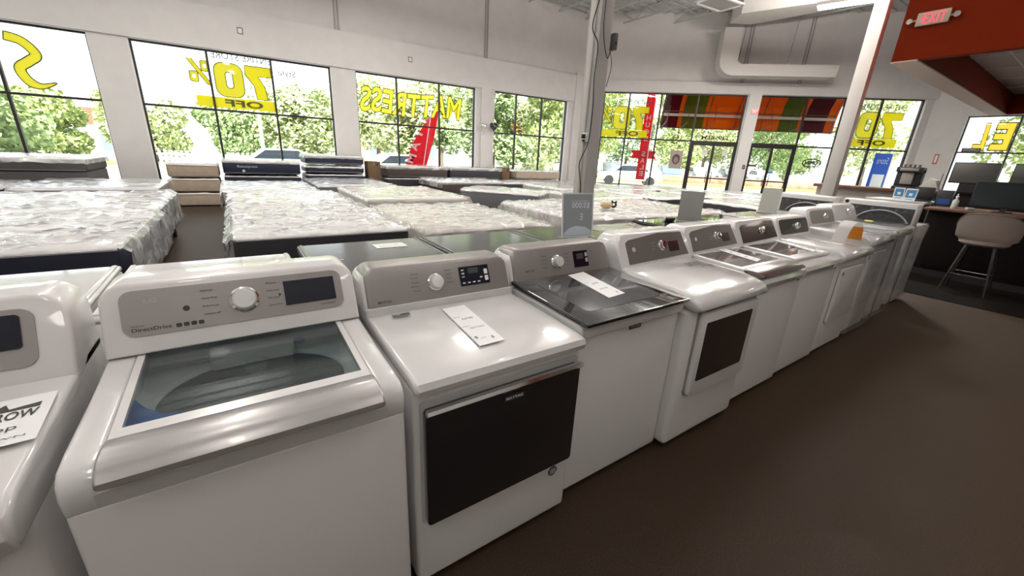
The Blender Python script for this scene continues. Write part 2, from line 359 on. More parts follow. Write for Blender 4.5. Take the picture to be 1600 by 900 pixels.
def knob(t, F, u, v, r, h=.022, m=KNOB, ring=CHROME, detail=True):
    c = F @ Vector((u, v, 0)); n = (F.to_3x3() @ Vector((0, 0, 1)))
    bm = bmesh.new(); lathe(bm, [(r*1.22, 0), (r*1.25, .004), (r*1.08, .008), (r*1.02, .006)], c, n, 36); k = obj('knob', bm, ring, t)
    bm = bmesh.new(); lathe(bm, [(r, .002), (r*.97, h*.8), (r*.9, h), (r*.3, h+.001), (0.0001, h+.001)], c, n, 36); obj('knob_cap', bm, m, k)
def prints(t, F, items, m=DKTXT):
    for (s, u, v, w, h) in items: text('lettering', s, w, h, m, t, F @ Matrix.Translation((u, v, 0)), off=.0062, offset=.012)
def deck(t, w, prof, m=DECKW, r=.014, x0=0., x1=None, name='top_panel', bulge=0):
    bm = bmesh.new(); prism(bm, prof, 'x', x0, w if x1 is None else x1, r, 3)
    if bulge:
        for v in bm.verts:
            if v.co.y < .2: v.co.y -= bulge*(1-((v.co.x-w/2)/(w/2))**2)*max(0, (1-v.co.y/.2))
    return obj(name, bm, m, t)
def lid_frame(t, w, x0, x1, y0, y1, z0, z1, gx0, gx1, gy0, gy1, th, m, name='lid'):
    """ring in the plane from (y0,z0) to (y1,z1) with rectangular opening"""
    bm = bmesh.new(); zf = lambda y: z0+(z1-z0)*(y-y0)/(y1-y0)
    for (a, b, c, d) in ((x0, x1, y0, gy0), (x0, x1, gy1, y1), (x0, gx0, gy0, gy1), (gx1, x1, gy0, gy1)):
        b2 = bmesh.new(); bmesh.ops.create_cube(b2, size=1)
        for v in b2.verts:
            X = a if v.co.x < 0 else b; Y = c if v.co.y < 0 else d; v.co = Vector((X, Y, zf(Y)+(0 if v.co.z > 0 else -th)))
        merge(bm, b2)
    bmesh.ops.remove_doubles(bm, verts=bm.verts, dist=1e-5); return obj(name, bm, m, t, smooth=False), zf
GRP = None
# --- W0: leftmost washer, mostly out of frame
def left_edge_dryer():
    t = thing('clothes_dryer', 'white dryer cut off at the left edge of the picture, beside the glass-lidded washer', 'dryer', (-1.47, 0, 0)); w = .69
    cabinet(t, w, .72, .80)
    deck(t, w, [(-.03, .78), (-.045, .82), (-.03, .86), (.02, .885), (.2, .9), (.5, .91), (.55, .93), (.7, .93), (.7, .78)], bulge=.02)
    F, L = console(t, w, .90, 1.115, .44, .55, .70, WHITE, .07)
    frect('console_panel', .04, .625, .05, .205, .004, SILVER, t, F, .001, .03)
    frect('display', .30, .60, .10, .19, .004, DISP, t, F, .005, .01)
    bm = bmesh.new(); bx(bm, .06, .60, .62, .66, .06, .10)
    frect('door_outline', .10, .58, .2, .68, .006, mat('gap_grey', (.25, .24, .24), .5), t, frame((0, .017, 0), (1, 0, 0), (0, 0, 1)), 0, .06)
    frect('door', .107, .573, .207, .673, .012, WHITE2, t, frame((0, .016, 0), (1, 0, 0), (0, 0, 1)), .0, .055)
    s = thing('price_sheet', 'white price sheet with black skyline print on the leftmost dryer', 'sign', (-1.47, 0, 0))
    Fp = frame((.488, .14, .9035), (.98, .05, 0), (-.05, .98, .045))
    frect('paper', 0, .2, 0, .2, .0008, PAPER, s, Fp, .002)
    text('lettering', 'TOMORROW', .17, .035, DKTXT, s, Fp @ Matrix.Translation((.012, .1, 0)), offset=.02, off=.004)
    fpoly('skyline', [(.02, .14), (.05, .15), (.055, .17), (.07, .17), (.075, .155), (.09, .185), (.1, .155), (.12, .175), (.13, .15), (.18, .16), (.18, .14)], .0006, DKTXT, s, Fp, .003)
    text('lettering', 'tax app', .11, .022, DKTXT, s, Fp @ Matrix.Translation((.05, .05, 0)), off=.004)
    text('lettering', 'IT\'S $ DOWN', .15, .008, DKTXT, s, Fp @ Matrix.Translation((.03, .02, 0)), off=.004)
left_edge_dryer()
# --- W1: glass-lid washer with drum
def glass_lid_washer():
    t = thing('washing_machine', 'white top-loading washer with clear glass lid, open drum view and silver console', 'washer', (-.725, -.02, 0)); w = .69
    bm = bmesh.new(); bx(bm, 0, w, .0, .72, .035, .815, .014, 3)
    bm.normal_update(); bmesh.ops.delete(bm, geom=[f for f in bm.faces if f.normal.z > .9 and f.calc_center_median().z > .8], context='FACES')
    bm.normal_update()
    obj('cabinet', bm, WHITE2, t)
    for (a, b) in ((.06, .06), (w-.06, .06)):
        b2 = bmesh.new(); lathe(b2, [(.02, 0), (.022, .01), (.015, .015), (.015, .045)], (a, b, 0), seg=12); obj('foot', b2, BLK, t)
    # deck: side rails, front nose and rear shelf
    side = [(.002, .805), (.0, .812), (-.004, .85), (.006, .88), (.03, .897), (.09, .903), (.3, .908), (.48, .92), (.6, .93), (.72, .93), (.72, .805)]
    bm = bmesh.new(); prism(bm, side, 'x', 0, .065, .01, 3); prism(bm, side, 'x', w-.065, w, .01, 3)
    prism(bm, [(.002, .805), (.0, .812), (-.004, .845), (.004, .858), (.03, .864), (.1, .864), (.1, .805)], 'x', .05, w-.05, 0)
    bx(bm, .05, w-.05, .60, .72, .80, .93)
    obj('top_panel', bm, DECKW, t)
    # tub cover with oval mouth + drum
    bm = bmesh.new(); n = 48; ins = []; out = []; cx, cy = w/2, .36
    for i in range(n):
        a = 2*pi*i/n; ins.append(bm.verts.new((cx+.245*cos(a), cy+.215*sin(a), .785)))
        k = 1/max(abs(cos(a))/.29, abs(sin(a))/.25); out.append(bm.verts.new((cx+k*cos(a), cy+k*sin(a), .84)))
    mid = [bm.verts.new((cx+.255*cos(2*pi*i/n), cy+.225*sin(2*pi*i/n), .815)) for i in range(n)]
    for i in range(n):
        j = (i+1) % n; bm.faces.new([ins[i], ins[j], mid[j], mid[i]]); bm.faces.new([mid[i], mid[j], out[j], out[i]])
    obj('tub_ring', bm, mat('tub_plastic', (.7, .72, .74), .3), t)
    bm = bmesh.new(); lathe(bm, [(.25, .80), (.262, .79), (.262, .77), (.25, .765), (.25, .45), (.2, .42), (.05, .41), (.0001, .43)], (cx, cy, 0), seg=48)
    for v in bm.verts: v.co.y = cy+(v.co.y-cy)*.87
    dr = obj('drum', bm, mat('drum_steel', (.22, .25, .26), .3, metal=.8, bump=.5, bscale=60), t)
    bm = bmesh.new()
    for k in range(6):
        a = 2*pi*k/6+.25; bx(bm, cx+.24*cos(a)-.012, cx+.24*cos(a)+.012, cy+.205*sin(a)-.01, cy+.205*sin(a)+.01, .45, .76, .005)
    obj('drum_fin', bm, mat('fin_grey', (.45, .47, .47), .3, metal=.5), dr)
    bm = bmesh.new(); bx(bm, .22, .47, .53, .60, .80, .865, .01); obj('dispenser', bm, mat('dispenser_grey', (.6, .63, .64), .35), t)
    bm = bmesh.new(); lathe(bm, [(.018, 0), (.018, .012), (.0001, .014)], (.485, .53, .85), seg=18); obj('dispenser_cap', bm, mat('cap_blue', (.1, .16, .4), .4), t)
    bm = bmesh.new(); prism(bm, [(.07, .105), (.3, .105), (.2, .19), (.14, .22), (.1, .27), (.07, .33)], 'z', .858, .864); obj('bleach_tray', bm, mat('tray_blue', (.02, .1, .38), .3), t)
    # lid
    lf, zf = lid_frame(t, w, .067, w-.067, .09, .60, .905, .928, .085, w-.085, .125, .545, .012, mat('lid_white', (.72, .71, .71), .2, coat=1))
    bm = bmesh.new(); bmesh.ops.create_cube(bm, size=1)
    for v in bm.verts:
        X = .083 if v.co.x < 0 else w-.083; Y = .123 if v.co.y < 0 else .547; v.co = Vector((X, Y, zf(Y)-(.003 if v.co.z > 0 else .008)))
    obj('lid_glass', bm, MT['lid_glass'], lf, smooth=False)
    lip = [(.088, .904), (.075, .912), (.045, .9145), (.012, .912), (-.014, .903), (-.03, .888), (-.03, .875), (-.02, .866), (0, .863), (.088, .863)]
    bm = bmesh.new(); prism(bm, lip, 'x', .062, w-.062, .008, 3)
    for v in bm.verts:
        if v.co.y < .06: v.co.y -= .02*(1-((v.co.x-w/2)/(w/2))**2)
    obj('lid_handle', bm, mat('lid_lip', (.4, .385, .38), .3, metal=.45, coat=.5), lf)
    F, L = console(t, w, .925, 1.118, .475, .565, .715, WHITE, .055)
    F2 = F @ Matrix.Translation((0, 0, .0))
    frect('console_panel', .045, w-.045, .055, .19, .004, SILVER, t, F2, .0005, .03)
    knob(t, F2 @ Matrix.Translation((0, 0, .004)), .345, .125, .033, .024, mat('knob_white', (.78, .78, .78), .35))
    frect('display', .46, .62, .085, .168, .003, DISP, t, F2, .0045)
    pr = [('Normal', .235, .165, .03, .006), ('Heavy Duty', .235, .14, .04, .006), ('Bulky/Large', .235, .115, .042, .006), ('Waterproof', .235, .09, .042, .006),
          ('Perm', .41, .165, .03, .006), ('Delicates', .41, .14, .036, .006), ('Tub Clean', .41, .115, .036, .006), ('Speed Wash', .41, .09, .04, .006),
          ('Inverter', .065, .083, .03, .005), ('DirectDrive', .065, .068, .09, .011), ('TurboWash3D', .565, .07, .05, .006)]
    prints(t, F2, pr)
    pr = [('LG', .10, .15, .03, .012)]; prints(t, F2, pr, mat('faint_print', (.38, .37, .36), .5))
    bm = bmesh.new(); lathe(bm, [(.006, 0), (.0085, 0), (.0085, .001), (.006, .001)], F2 @ Vector((.195, .12, .005)), F2.to_3x3() @ Vector((0, 0, 1)), 16); obj('power_mark', bm, DKTXT, t)
    fpoly('play_mark', [(.443, .12), (.452, .1255), (.443, .131)], .001, DKTXT, t, F2, .0045)
    bm = bmesh.new()
    for k in range(4):
        prism(bm, rrect(.165+k*.018, .179+k*.018, .066, .078, .003, 3), 'z', .0045, .0055)
    bm.transform(F2); obj('feature_icons', bm, DKTXT, t)
    # scuff line on the front
    bm = bmesh.new(); random.seed(3)
    for k in range(16):
        x = .12+random.random()*.45; bx(bm, x, x+random.random()*.02+.003, -.0045, -.0035, .8215+random.random()*.0025, .8235)
    bm.free()
glass_lid_washer()
def maytag_dryer():
    t = thing('clothes_dryer', 'white dryer with big black glass door and silver console, beside the glass-lid washer', 'dryer', (0, 0, 0)); w = .688
    cabinet(t, w, .72, .845)
    deck(t, w, [(-.012, .835), (-.018, .855), (-.008, .875), (.03, .884), (.25, .893), (.5, .9), (.5, .93), (.7, .93), (.7, .835)], bulge=.006)
    F, L = console(t, w, .905, 1.075, .5, .575, .70, SILVER, .045, inset=.012)
    console(t, w, .9, 1.06, .515, .575, .72, WHITE, .05, 'console_shell')
    knob(t, F, .305, .098, .029, .03, KNOB)
    frect('display', .42, .57, .062, .148, .003, DISP, t, F, .001, .004)
    frect('display_screen', .465, .515, .115, .14, .002, mat('lcd_grey', (.06, .065, .07), .3), t, F, .0045)
    for k in range(2): frect('start_button', .545, .562, .075+.03*k, .098+.03*k, .003, PAPER, t, F, .004, .003)
    bm = bmesh.new()
    for (a, b) in ((.43, .072), (.455, .072), (.48, .072), (.505, .072), (.43, .13), (.43, .115), (.43, .1), (.52, .09)): prism(bm, rrect(a, a+.014, b, b+.006, .002, 2), 'z', .0042, .005)
    bm.transform(F); obj('button_print', bm, LTTXT, t)
    prints(t, F, [('MAYTAG', .05, .04, .055, .011), ('Normal', .2, .14, .03, .005), ('Heavy', .195, .122, .035, .005), ('Towels', .195, .104, .035, .005), ('Bulky', .195, .086, .035, .005), ('Timed', .2, .068, .03, .005), ('Delicate', .35, .14, .03, .005), ('Sheets', .355, .122, .03, .005), ('Quick', .355, .104, .03, .005), ('Steam', .355, .086, .03, .005)])
    Fd = frame((0, -.0, 0), (1, 0, 0), (0, 0, 1))
    frect('door_recess', .018, .675, .31, .8, .006, mat('recess_white', (.55, .54, .54), .4), t, Fd, -.018, .02)
    d = frect('door', .028, .664, .325, .775, .03, BLKG, t, Fd, -.012, .016, .004)
    bm = bmesh.new(); prism(bm, [(-.03, .766), (-.036, .775), (-.03, .786), (-.015, .786), (-.01, .766)], 'x', .028, .664, .003); obj('door_handle', bm, CHROME, d)
    frect('badge', .31, .395, .722, .744, .003, mat('badge_grey', (.2, .2, .21), .25, metal=.8), d, Fd, .019, .002)
    text('lettering', 'MAYTAG', .07, .011, LTTXT, d, Fd @ Matrix.Translation((.317, .7275, 0)), offset=.02, off=.0235)
    bm = bmesh.new(); lathe(bm, [(.0001, 0), (.024, 0), (.024, .002), (.0001, .002)], (.6, -.0145+.03, .262), (0, -1, 0), 28); dd = obj('round_sticker', bm, mat('badge_dark', (.08, .08, .085), .3, metal=.5), t)
    bm = bmesh.new()
    for k in range(4): bx(bm, .585, .615, .0115, .0125, .25+k*.007, .2525+k*.007)
    obj('sticker_print', bm, LTTXT, dd)
    Fl = frame((0, 0, .8915), (1, 0, 0), (0, 1, .0295)); frect('model_label', .085, .155, .445, .465, .0008, mat('label_dark', (.1, .1, .1), .5), t, Fl, .0035)
    text('lettering', '10 YEAR', .03, .01, LTTXT, t, Fl @ Matrix.Translation((.088, .45, 0)), off=.005, offset=.03)
    s = thing('price_sheet', 'long white price strip with handwriting on the black-door dryer', 'sign', (0, 0, 0))
    Fp = frame((.275, .095, .891), (.99, .02, .0), (.05, 1, .027)); frect('paper', 0, .105, 0, .355, .0006, PAPER, s, Fp, .0032)
    for (tx, a, b, ww, hh) in (('54790', .03, .215, .05, .016), ('MAYTAG', .025, .13, .06, .012), ('$', .01, .05, .012, .02), ('8', .07, .03, .01, .02), ('PRICE', .005, .245, .03, .006), ('MODEL', .005, .155, .03, .006), ('DOWN', .03, .045, .02, .006)):
        text('lettering', tx, ww, hh, DKTXT, s, Fp @ Matrix.Translation((a, b, 0)), off=.0045, italic=.1)
maytag_dryer()
def maytag_washer():
    t = thing('washing_machine', 'white top-loading washer with black glass lid and silver console', 'washer', (.715, .05, 0)); w = .69
    cabinet(t, w, .7, .84)
    deck(t, w, [(0, .835), (-.006, .86), (0, .885), (.02, .893), (.5, .905), (.5, .93), (.69, .93), (.69, .835)])
    F, L = console(t, w, .905, 1.085, .48, .55, .68, SILVER, .05, inset=.012)
    console(t, w, .9, 1.07, .495, .555, .7, WHITE, .055, 'console_shell')
    knob(t, F, .29, .105, .029, .03, KNOB)
    frect('display', .41, .515, .06, .15, .003, DISP, t, F, .001, .004)
    for k in range(2): frect('start_button', .494, .509, .085+.03*k, .107+.03*k, .003, mat('button_grey', (.45, .47, .48), .4), t, F, .004, .003)
    frect('display_screen', .43, .48, .105, .135, .002, mat('lcd_grey', (.06, .065, .07), .3), t, F, .0045)
    prints(t, F, [('MAYTAG', .08, .07, .055, .011), ('Normal', .19, .14, .03, .005), ('Heavy', .185, .12, .035, .005), ('Bulky', .185, .1, .035, .005), ('Rinse', .19, .08, .03, .005), ('Whites', .34, .14, .03, .005), ('Colors', .345, .12, .03, .005), ('Wool', .345, .1, .03, .005), ('Quick', .345, .08, .03, .005)])
    bm = bmesh.new(); zf = lambda y: .896+(.918-.896)*y/.5
    b2 = bmesh.new(); prism(b2, rrect(-.003, w-.01, -.035, .515, .012, 3), 'z', 0, .016, .004)
    for v in b2.verts: v.co.z += zf(v.co.y)+.003
    merge(bm, b2); lid = obj('lid', bm, BLKG, t)
    bm = bmesh.new(); b2 = bmesh.new(); prism(b2, rrect(.09, w-.1, .06, .44, .03, 4), 'z', 0, .001)
    for v in b2.verts: v.co.z += zf(v.co.y)+.0192
    merge(bm, b2); obj('lid_window', bm, mat('lid_tint', (.05, .055, .06), .1, coat=1), lid)
    Fd = frame((0, -.0, 0), (1, 0, 0), (0, 0, 1))
    frect('badge', .315, .395, .807, .83, .003, BLK, t, Fd, -.016, .002); text('lettering', 'MAYTAG', .062, .01, LTTXT, t, Fd @ Matrix.Translation((.324, .8135, 0)), off=-.0122)
    s = thing('price_sheet', 'white price strip lying across the black glass washer lid', 'sign', (.715, .05, 0))
    Fp = frame((.30, .14, .9215), (.97, .1, 0), (.1, .97, .043)); frect('paper', 0, .125, 0, .33, .0006, PAPER, s, Fp, .001)
    for (tx, a, b, ww, hh) in (('54790', .04, .16, .05, .016), ('MAYTAG', .03, .09, .06, .012), ('8', .09, .02, .01, .02), ('PRICE', .01, .19, .03, .006)):
        text('lettering', tx, ww, hh, DKTXT, s, Fp @ Matrix.Translation((a, b, 0)), off=.0025)
maytag_washer()
def ge_console(t, w, m, z1=1.12, R=.09, z0=.93, y0=.46, y1=.56, yb=.70, mark=True, dx=0, disp=MAROON):
    F, L = console(t, w, z0, z1, y0, y1, yb, WHITE, R)
    pts = [(.07, .03), (w-.04, .045), (w-.07, L-.02), (w-.3, L-.012), (.1, L-.04), (.075, L-.055)]
    fpoly('console_panel', pts, .004, m, t, F, .001, .0)
    knob(t, F, .40+dx, .12, .026, .028, CHROME if m is not SILVER else KNOB)
    frect('display', .46+dx, .56+dx, .075, .14, .003, disp, t, F, .0045)
    if mark:
        bm = bmesh.new(); lathe(bm, [(.011, 0), (.014, 0), (.014, .001), (.011, .001)], F @ Vector((.13, .115, .0055)), F.to_3x3() @ Vector((0, 0, 1)), 20); obj('round_mark', bm, LTTXT, t)
        prints(t, F @ Matrix.Translation((0, 0, .001)), [('GE', .125, .11, .011, .009)], LTTXT)
        prints(t, F @ Matrix.Translation((0, 0, .001)), [('Normal', .30, .14, .03, .005), ('Cotton', .295, .12, .03, .005), ('Delicate', .295, .1, .03, .005)], LTTXT)
    return F, L
def ge_dryer():
    t = thing('clothes_dryer', 'white dryer with rounded top, grey console and framed dark glass door', 'dryer', (1.415, 0, 0)); w = .688
    cabinet(t, w, .72, .84, r=.03)
    deck(t, w, [(-.01, .84), (-.028, .855), (-.03, .875), (-.015, .9), (.03, .918), (.12, .93), (.4, .94), (.5, .95), (.72, .95), (.72, .84)], bulge=.025, r=.03)
    ge_console(t, w, GREYC)
    Fd = frame((0, -.0, 0), (1, 0, 0), (0, 0, 1))
    frect('door_outline', .075, .645, .335, .835, .012, mat('gap_grey2', (.3, .29, .29), .5), t, Fd, -.016, .03)
    d = frect('door', .08, .64, .34, .82, .03, WHITE2, t, Fd, -.012, .028, .005)
    frect('door_window', .12, .575, .43, .77, .003, BLKG, d, Fd, .0175, .012)
    frect('door_slot', .12, .30, .822, .833, .01, mat('slot_dark', (.12, .12, .12), .5), t, Fd, -.012)
    s = thing('price_sticker', 'small black printed sticker on the rounded white dryer top', 'sticker', (1.415, 0, 0))
    Fp = frame((.46, .33, .94), (.98, .0, .0), (.0, 1, .03)); text('lettering', 'GATEWAY', .16, .06, DKTXT, s, Fp, offset=.05, off=.003); text('lettering', 'price', .12, .03, DKTXT, s, Fp @ Matrix.Translation((.06, -.045, 0)), offset=.02, off=.003)
ge_dryer()
def tinted_washer(x, y, label, conm, body_lbl, sheet_lbl, lip=True, mark=True):
    t = thing('washing_machine', label, 'washer', (x, y, 0)); w = .688
    cabinet(t, w, .72, .84)
    deck(t, w, [(0, .83), (-.01, .86), (0, .885), (.03, .9), (.12, .915), (.5, .925), (.5, .95), (.7, .95), (.7, .83)])
    ge_console(t, w, conm, mark=mark, disp=MAROON if conm is GREYC else BLK)
    gm = mat('tint_glass', (.23, .2, .19), .08, coat=1)
    bm = bmesh.new(); b2 = bmesh.new(); prism(b2, rrect(.05, w-.05, .07, .47, .02, 4), 'z', 0, .02, .005)
    for v in b2.verts: v.co.z += .907+v.co.y*.035
    merge(bm, b2); lid = obj('lid', bm, mat('lid_white', (.7, .7, .7), .2, coat=1), t)
    bm = bmesh.new(); b2 = bmesh.new(); prism(b2, rrect(.085, w-.085, .15, .45, .015, 4), 'z', 0, .001)
    for v in b2.verts: v.co.z += .9275+v.co.y*.035
    merge(bm, b2); obj('lid_window', bm, gm, lid)
    if lip:
        bm = bmesh.new(); prism(bm, [(.12, .932), (.06, .933), (.01, .926), (-.01, .912), (.0, .898), (.08, .895), (.12, .915)], 'x', .05, w-.05, .008, 3); obj('lid_handle', bm, mat('lip_taupe', (.14, .11, .11), .25, metal=.4, coat=.5), lid)
    Fd = frame((0, -.0, 0), (1, 0, 0), (0, 0, 1))
    bm = bmesh.new(); lathe(bm, [(.0001, 0), (.013, 0), (.013, .002), (.0001, .002)], (w-.06, .013, .83), (0, -1, 0), 20)
    for v in bm.verts: v.co.z = .83+(v.co.z-.83)*1.6
    obj('badge', bm, mat('badge_dark2', (.06, .06, .06), .3), t)
    s = thing('price_sheet', sheet_lbl, 'sign', (x, y, 0)); Fp = frame((.13, .19, .9365), (1, .02, 0), (.0, 1, .035))
    pts = [(0, .2), (.055, .22), (.31, .02), (.25, 0)]
    pts = [(u-.13, v-.19) for u, v in ([(.325, .165), (.43, .185), (.47, .49), (.385, .505)] if lip else [(.45, .12), (.54, .13), (.65, .47), (.57, .485)])]; q0 = Vector((*pts[0], 0)); q1 = Vector((*pts[3], 0))
    fpoly('paper', pts, .0006, PAPER, s, Fp, .001)
    for k in range(5):
        q = q0.lerp(q1, .1+.17*k); text('lettering', '7$4P9'[k], .03, .018, DKTXT, s, Fp @ Matrix.Translation((q.x+.03, q.y, 0)), off=.0022)
    return t
tinted_washer(2.125, .05, 'white top-loading washer with taupe glass lid and grey console', GREYC, '', 'white price strip on the taupe glass lid behind the grey console dryer')
tinted_washer(2.83, .07, 'white top-loading washer with flat tinted lid and maroon console', MAROON, '', 'white price strip on the washer lid below the maroon console', lip=False, mark=False)
def wrapped_dryer(x, y, label, conm, zdeck, z1, wrap=True, m=DECKW, knobr=.028, sticker=None, door=True, mark=False):
    t = thing('clothes_dryer', label, 'dryer', (x, y, 0)); w = .672
    cabinet(t, w, .72, zdeck-.09, r=.03)
    deck(t, w, [(-.01, zdeck-.1), (-.025, zdeck-.08), (-.025, zdeck-.05), (-.01, zdeck-.03), (.03, zdeck-.01), (.12, zdeck), (.4, zdeck), (.5, zdeck+.01), (.72, zdeck+.01), (.72, zdeck-.1)], bulge=.015, r=.02)
    F, L = console(t, w, zdeck-.01, z1, .47, .55, .7, WHITE, .07)
    if conm: frect('console_panel', .06, w-.05, .04, L-.02, .004, conm, t, F, .001, .03)
    knob(t, F @ Matrix.Translation((0, 0, .004)), .38, L*.55, knobr, .025, CHROME)
    Fd = frame((0, -.0, 0), (1, 0, 0), (0, 0, 1))
    if door:
        frect('door_outline', .09, w-.07, .3, zdeck-.16, .006, mat('gap_grey2', (.3, .29, .29), .5), t, Fd, -.016, .03)
        d = frect('door', .095, w-.075, .305, zdeck-.165, .02, WHITE2, t, Fd, -.012, .028, .004)
        frect('door_badge', .11, .13, zdeck-.22, zdeck-.19, .002, BLK, d, Fd, .009)
    if wrap:
        bm = bmesh.new(); bx(bm, -.012, w+.012, -.045, .72, .06, zdeck+.012, .03, 3); bmesh.ops.subdivide_edges(bm, edges=bm.edges[:], cuts=5, use_grid_fill=True)
        for v in bm.verts:
            n = noise.noise(Vector(v.co)*4+Vector((x, 0, 0))); v.co.x += .003*n*(1 if v.co.x > w/2 else -1); v.co.z += .004*n; v.co.y += .003*n
        obj('plastic_wrap', bm, MT['clear_wrap'], t)
    if sticker:
        s = thing('paper_sticker', sticker, 'sticker', (x, y, 0)); Fp = frame((.3, .25, zdeck+.013), (1, 0, 0), (0, 1, 0))
        fpoly('paper', [(0, 0), (.12, .01), (.125, .03), (.16, .04), (.15, .09), (.04, .08), (-.01, .05)], .001, mat('sticker_yellow', (.55, .55, .05), .6), s, Fp, .004)
    return t
wrapped_dryer(3.53, .08, 'white dryer with dark brown console, beside the maroon console washer', BROWNC, .945, 1.115, wrap=False)
tg = thing('hang_tag', 'paper loop tag with orange end standing on the brown console dryer', 'tag', (3.53, .08, 0))
bm = bmesh.new(); ring = []
for i in range(15):
    a = pi*i/14; ring.append([bm.verts.new((.48-.17*cos(a)*.9, .1-.02*i/14+y, .962+.17*sin(a)**.8)) for y in (0, .1)])
for i in range(14):
    f = bm.faces.new([ring[i][0], ring[i+1][0], ring[i+1][1], ring[i][1]]); f.material_index = 1 if i > 10 else 0
bmesh.ops.solidify(bm, geom=bm.faces[:], thickness=.001)
obj('tag_band', bm, None, tg, mats=[mat('tag_white', (.75, .74, .73), .5), mat('tag_orange', (.6, .27, .03), .5)])
text('lettering', 'ORDER', .06, .012, mat('print_red', (.6, .04, .06), .5), tg, frame((.575, .075, 1.085), (.45, .35, -.45), (-.5, 0, .6)), off=.012)
wrapped_dryer(4.24, .12, 'plastic-wrapped white washer with silver knob console and yellow sticker', SILVER, 1.0, 1.165, sticker='torn yellow sticker on the nearer plastic-wrapped machine')
wrapped_dryer(4.95, .15, 'plastic-wrapped white dryer beside the tall machine turned backward', None, 1.02, 1.18, sticker='torn yellow sticker on the farther plastic-wrapped machine', door=False)
def backward(x, y, label, h, hole=False):
    t = thing('washing_machine', label, 'washer', (x, y, 0)); d = .72; w = .68  # back faces -x
    bm = bmesh.new(); bx(bm, 0, w, 0, d, .03, h-.25, .02, 3); obj('cabinet', bm, WHITE2, t)
    bm = bmesh.new(); bx(bm, 0, .2, .01, d-.01, h-.26, h, .02, 3); obj('console', bm, WHITE, t)
    F = frame((0, d, 0), (0, -1, 0), (0, 0, 1)); bm = bmesh.new()
    frect('back_panel', .09, d-.03, h-.24, h-.06, .005, mat('back_dark', (.045, .048, .05), .5, noise_=.5, nscale=25), t, F, .0)
    bm = bmesh.new(); pts = [F @ Vector((.09+.33+.27*cos(a), h-.32+.22*sin(a), .014)) for a in [radians(25+130*i/16) for i in range(17)]]; tube(bm, pts, .009, 8); obj('hose', bm, mat('hose_grey', (.4, .42, .43), .4), t)
    bm = bmesh.new(); lathe(bm, [(.02, 0), (.02, .004), (.0001, .004)], F @ Vector((.05, h-.035, 0)), (-1, 0, 0), 20); obj('cord_hole', bm, BLK, t)
    bm = bmesh.new()
    for a in (.15, .3, .52, .6): bx(bm, -.012, 0, d-a-.03, d-a, h-.11, h-.08, .003)
    obj('clip', bm, mat('clip_dark', (.1, .1, .1), .5), t)
    bm = bmesh.new()
    for k in range(3): bx(bm, .12+.2*k, .14+.2*k, -.004, .0, .1, h-.3, .001)
    obj('side_ridge', bm, WHITE2, t)
    bm = bmesh.new(); bx(bm, -.01, w+.01, -.015, d, .05, h-.24, .03, 3); bmesh.ops.subdivide_edges(bm, edges=bm.edges[:], cuts=5, use_grid_fill=True)
    for v in bm.verts:
        n = noise.noise(Vector(v.co)*6+Vector((x, y, 0))); v.co += Vector((-.004, -.006*n, .004*n))
    obj('plastic_wrap', bm, MT['clear_wrap'], t)
backward(5.95, .2, 'tall plastic-wrapped washer turned backward, showing dark rear panel at the row end', 1.225)
backward(5.95, .98, 'backward washer behind the row, dark rear panel showing beside the white post', 1.22)

# second row (tops only visible): machines facing the windows
def back_row(x, y, w, d, h, label, topm, framem, bodym, cat='washer', name='washing_machine', grp=None):
    t = thing(name, label, cat, (x, y, 0), 0, grp)
    bm = bmesh.new(); bx(bm, 0, w, 0, d, .03, h-.03, .012, 2); obj('cabinet', bm, bodym, t)
    bm = bmesh.new(); bx(bm, -.0, w, -.0, d, h-.028, h-.004, .01, 3); tp = obj('top_panel', bm, framem, t)
    bm = bmesh.new(); prism(bm, rrect(.03, w-.03, .03, d-.03, .02, 4), 'z', h-.005, h+.0015); obj('top_inset', bm, topm, tp)
    bm = bmesh.new(); prism(bm, rrect(.01, w-.01, .008, .03, .005, 3), 'z', h-.005, h+.004); bx(bm, .01, .03, .03, d-.02, h-.005, h+.004, .003); bx(bm, w-.03, w-.01, .03, d-.02, h-.005, h+.004, .003); obj('top_rim', bm, framem, tp)
    for (a, b) in ((.06, .06), (w-.06, .06), (.06, d-.06), (w-.06, d-.06)):
        b2 = bmesh.new(); lathe(b2, [(.02, 0), (.022, .01), (.015, .04)], (a, b, 0), seg=10); obj('foot', b2, BLK, t)
    return t
back_row(-1.56, .86, .69, .76, .93, 'white machine behind the leftmost dryer, glossy flat top', DECKW, WHITE, WHITE2)
back_row(-.84, .86, .69, .74, .93, 'white machine behind the glass-lid washer, papers on its flat top', DECKW, WHITE, WHITE2)
back_row(-.09, 1.02, .77, .75, .93, 'graphite machine with flat glossy top and white label, behind the black-door dryer', GREYD, GREYF, GREYD)
back_row(.71, 1.02, .77, .75, .93, 'graphite machine with flat glossy top, second from the white machines', GREYD, GREYF, GREYD)
back_row(1.52, 1.02, .74, .75, .93, 'graphite machine under the clear price stand', GREYD, GREYF, GREYD)
bt = back_row(2.3, 1.02, .74, .75, .90, 'plastic-wrapped dark machine behind the grey console dryer', GREYD, GREYF, GREYD)
bm = bmesh.new(); bx(bm, -.015, .755, -.015, .765, .1, .92, .03, 3); bmesh.ops.subdivide_edges(bm, edges=bm.edges[:], cuts=8, use_grid_fill=True)
for v in bm.verts: v.co.z += .015*noise.noise(v.co*7); v.co.y += .01*noise.noise(v.co*9)
obj('plastic_wrap', bm, MT['plastic_wrap'], bt)
COOK = mat('cooktop_black', (.02, .018, .016), .05, coat=1)
back_row(3.12, 1.12, .9, .72, .93, 'black flat-topped range with glossy glass top, display stand on it', COOK, BLK, BLK, 'range', 'electric_range')
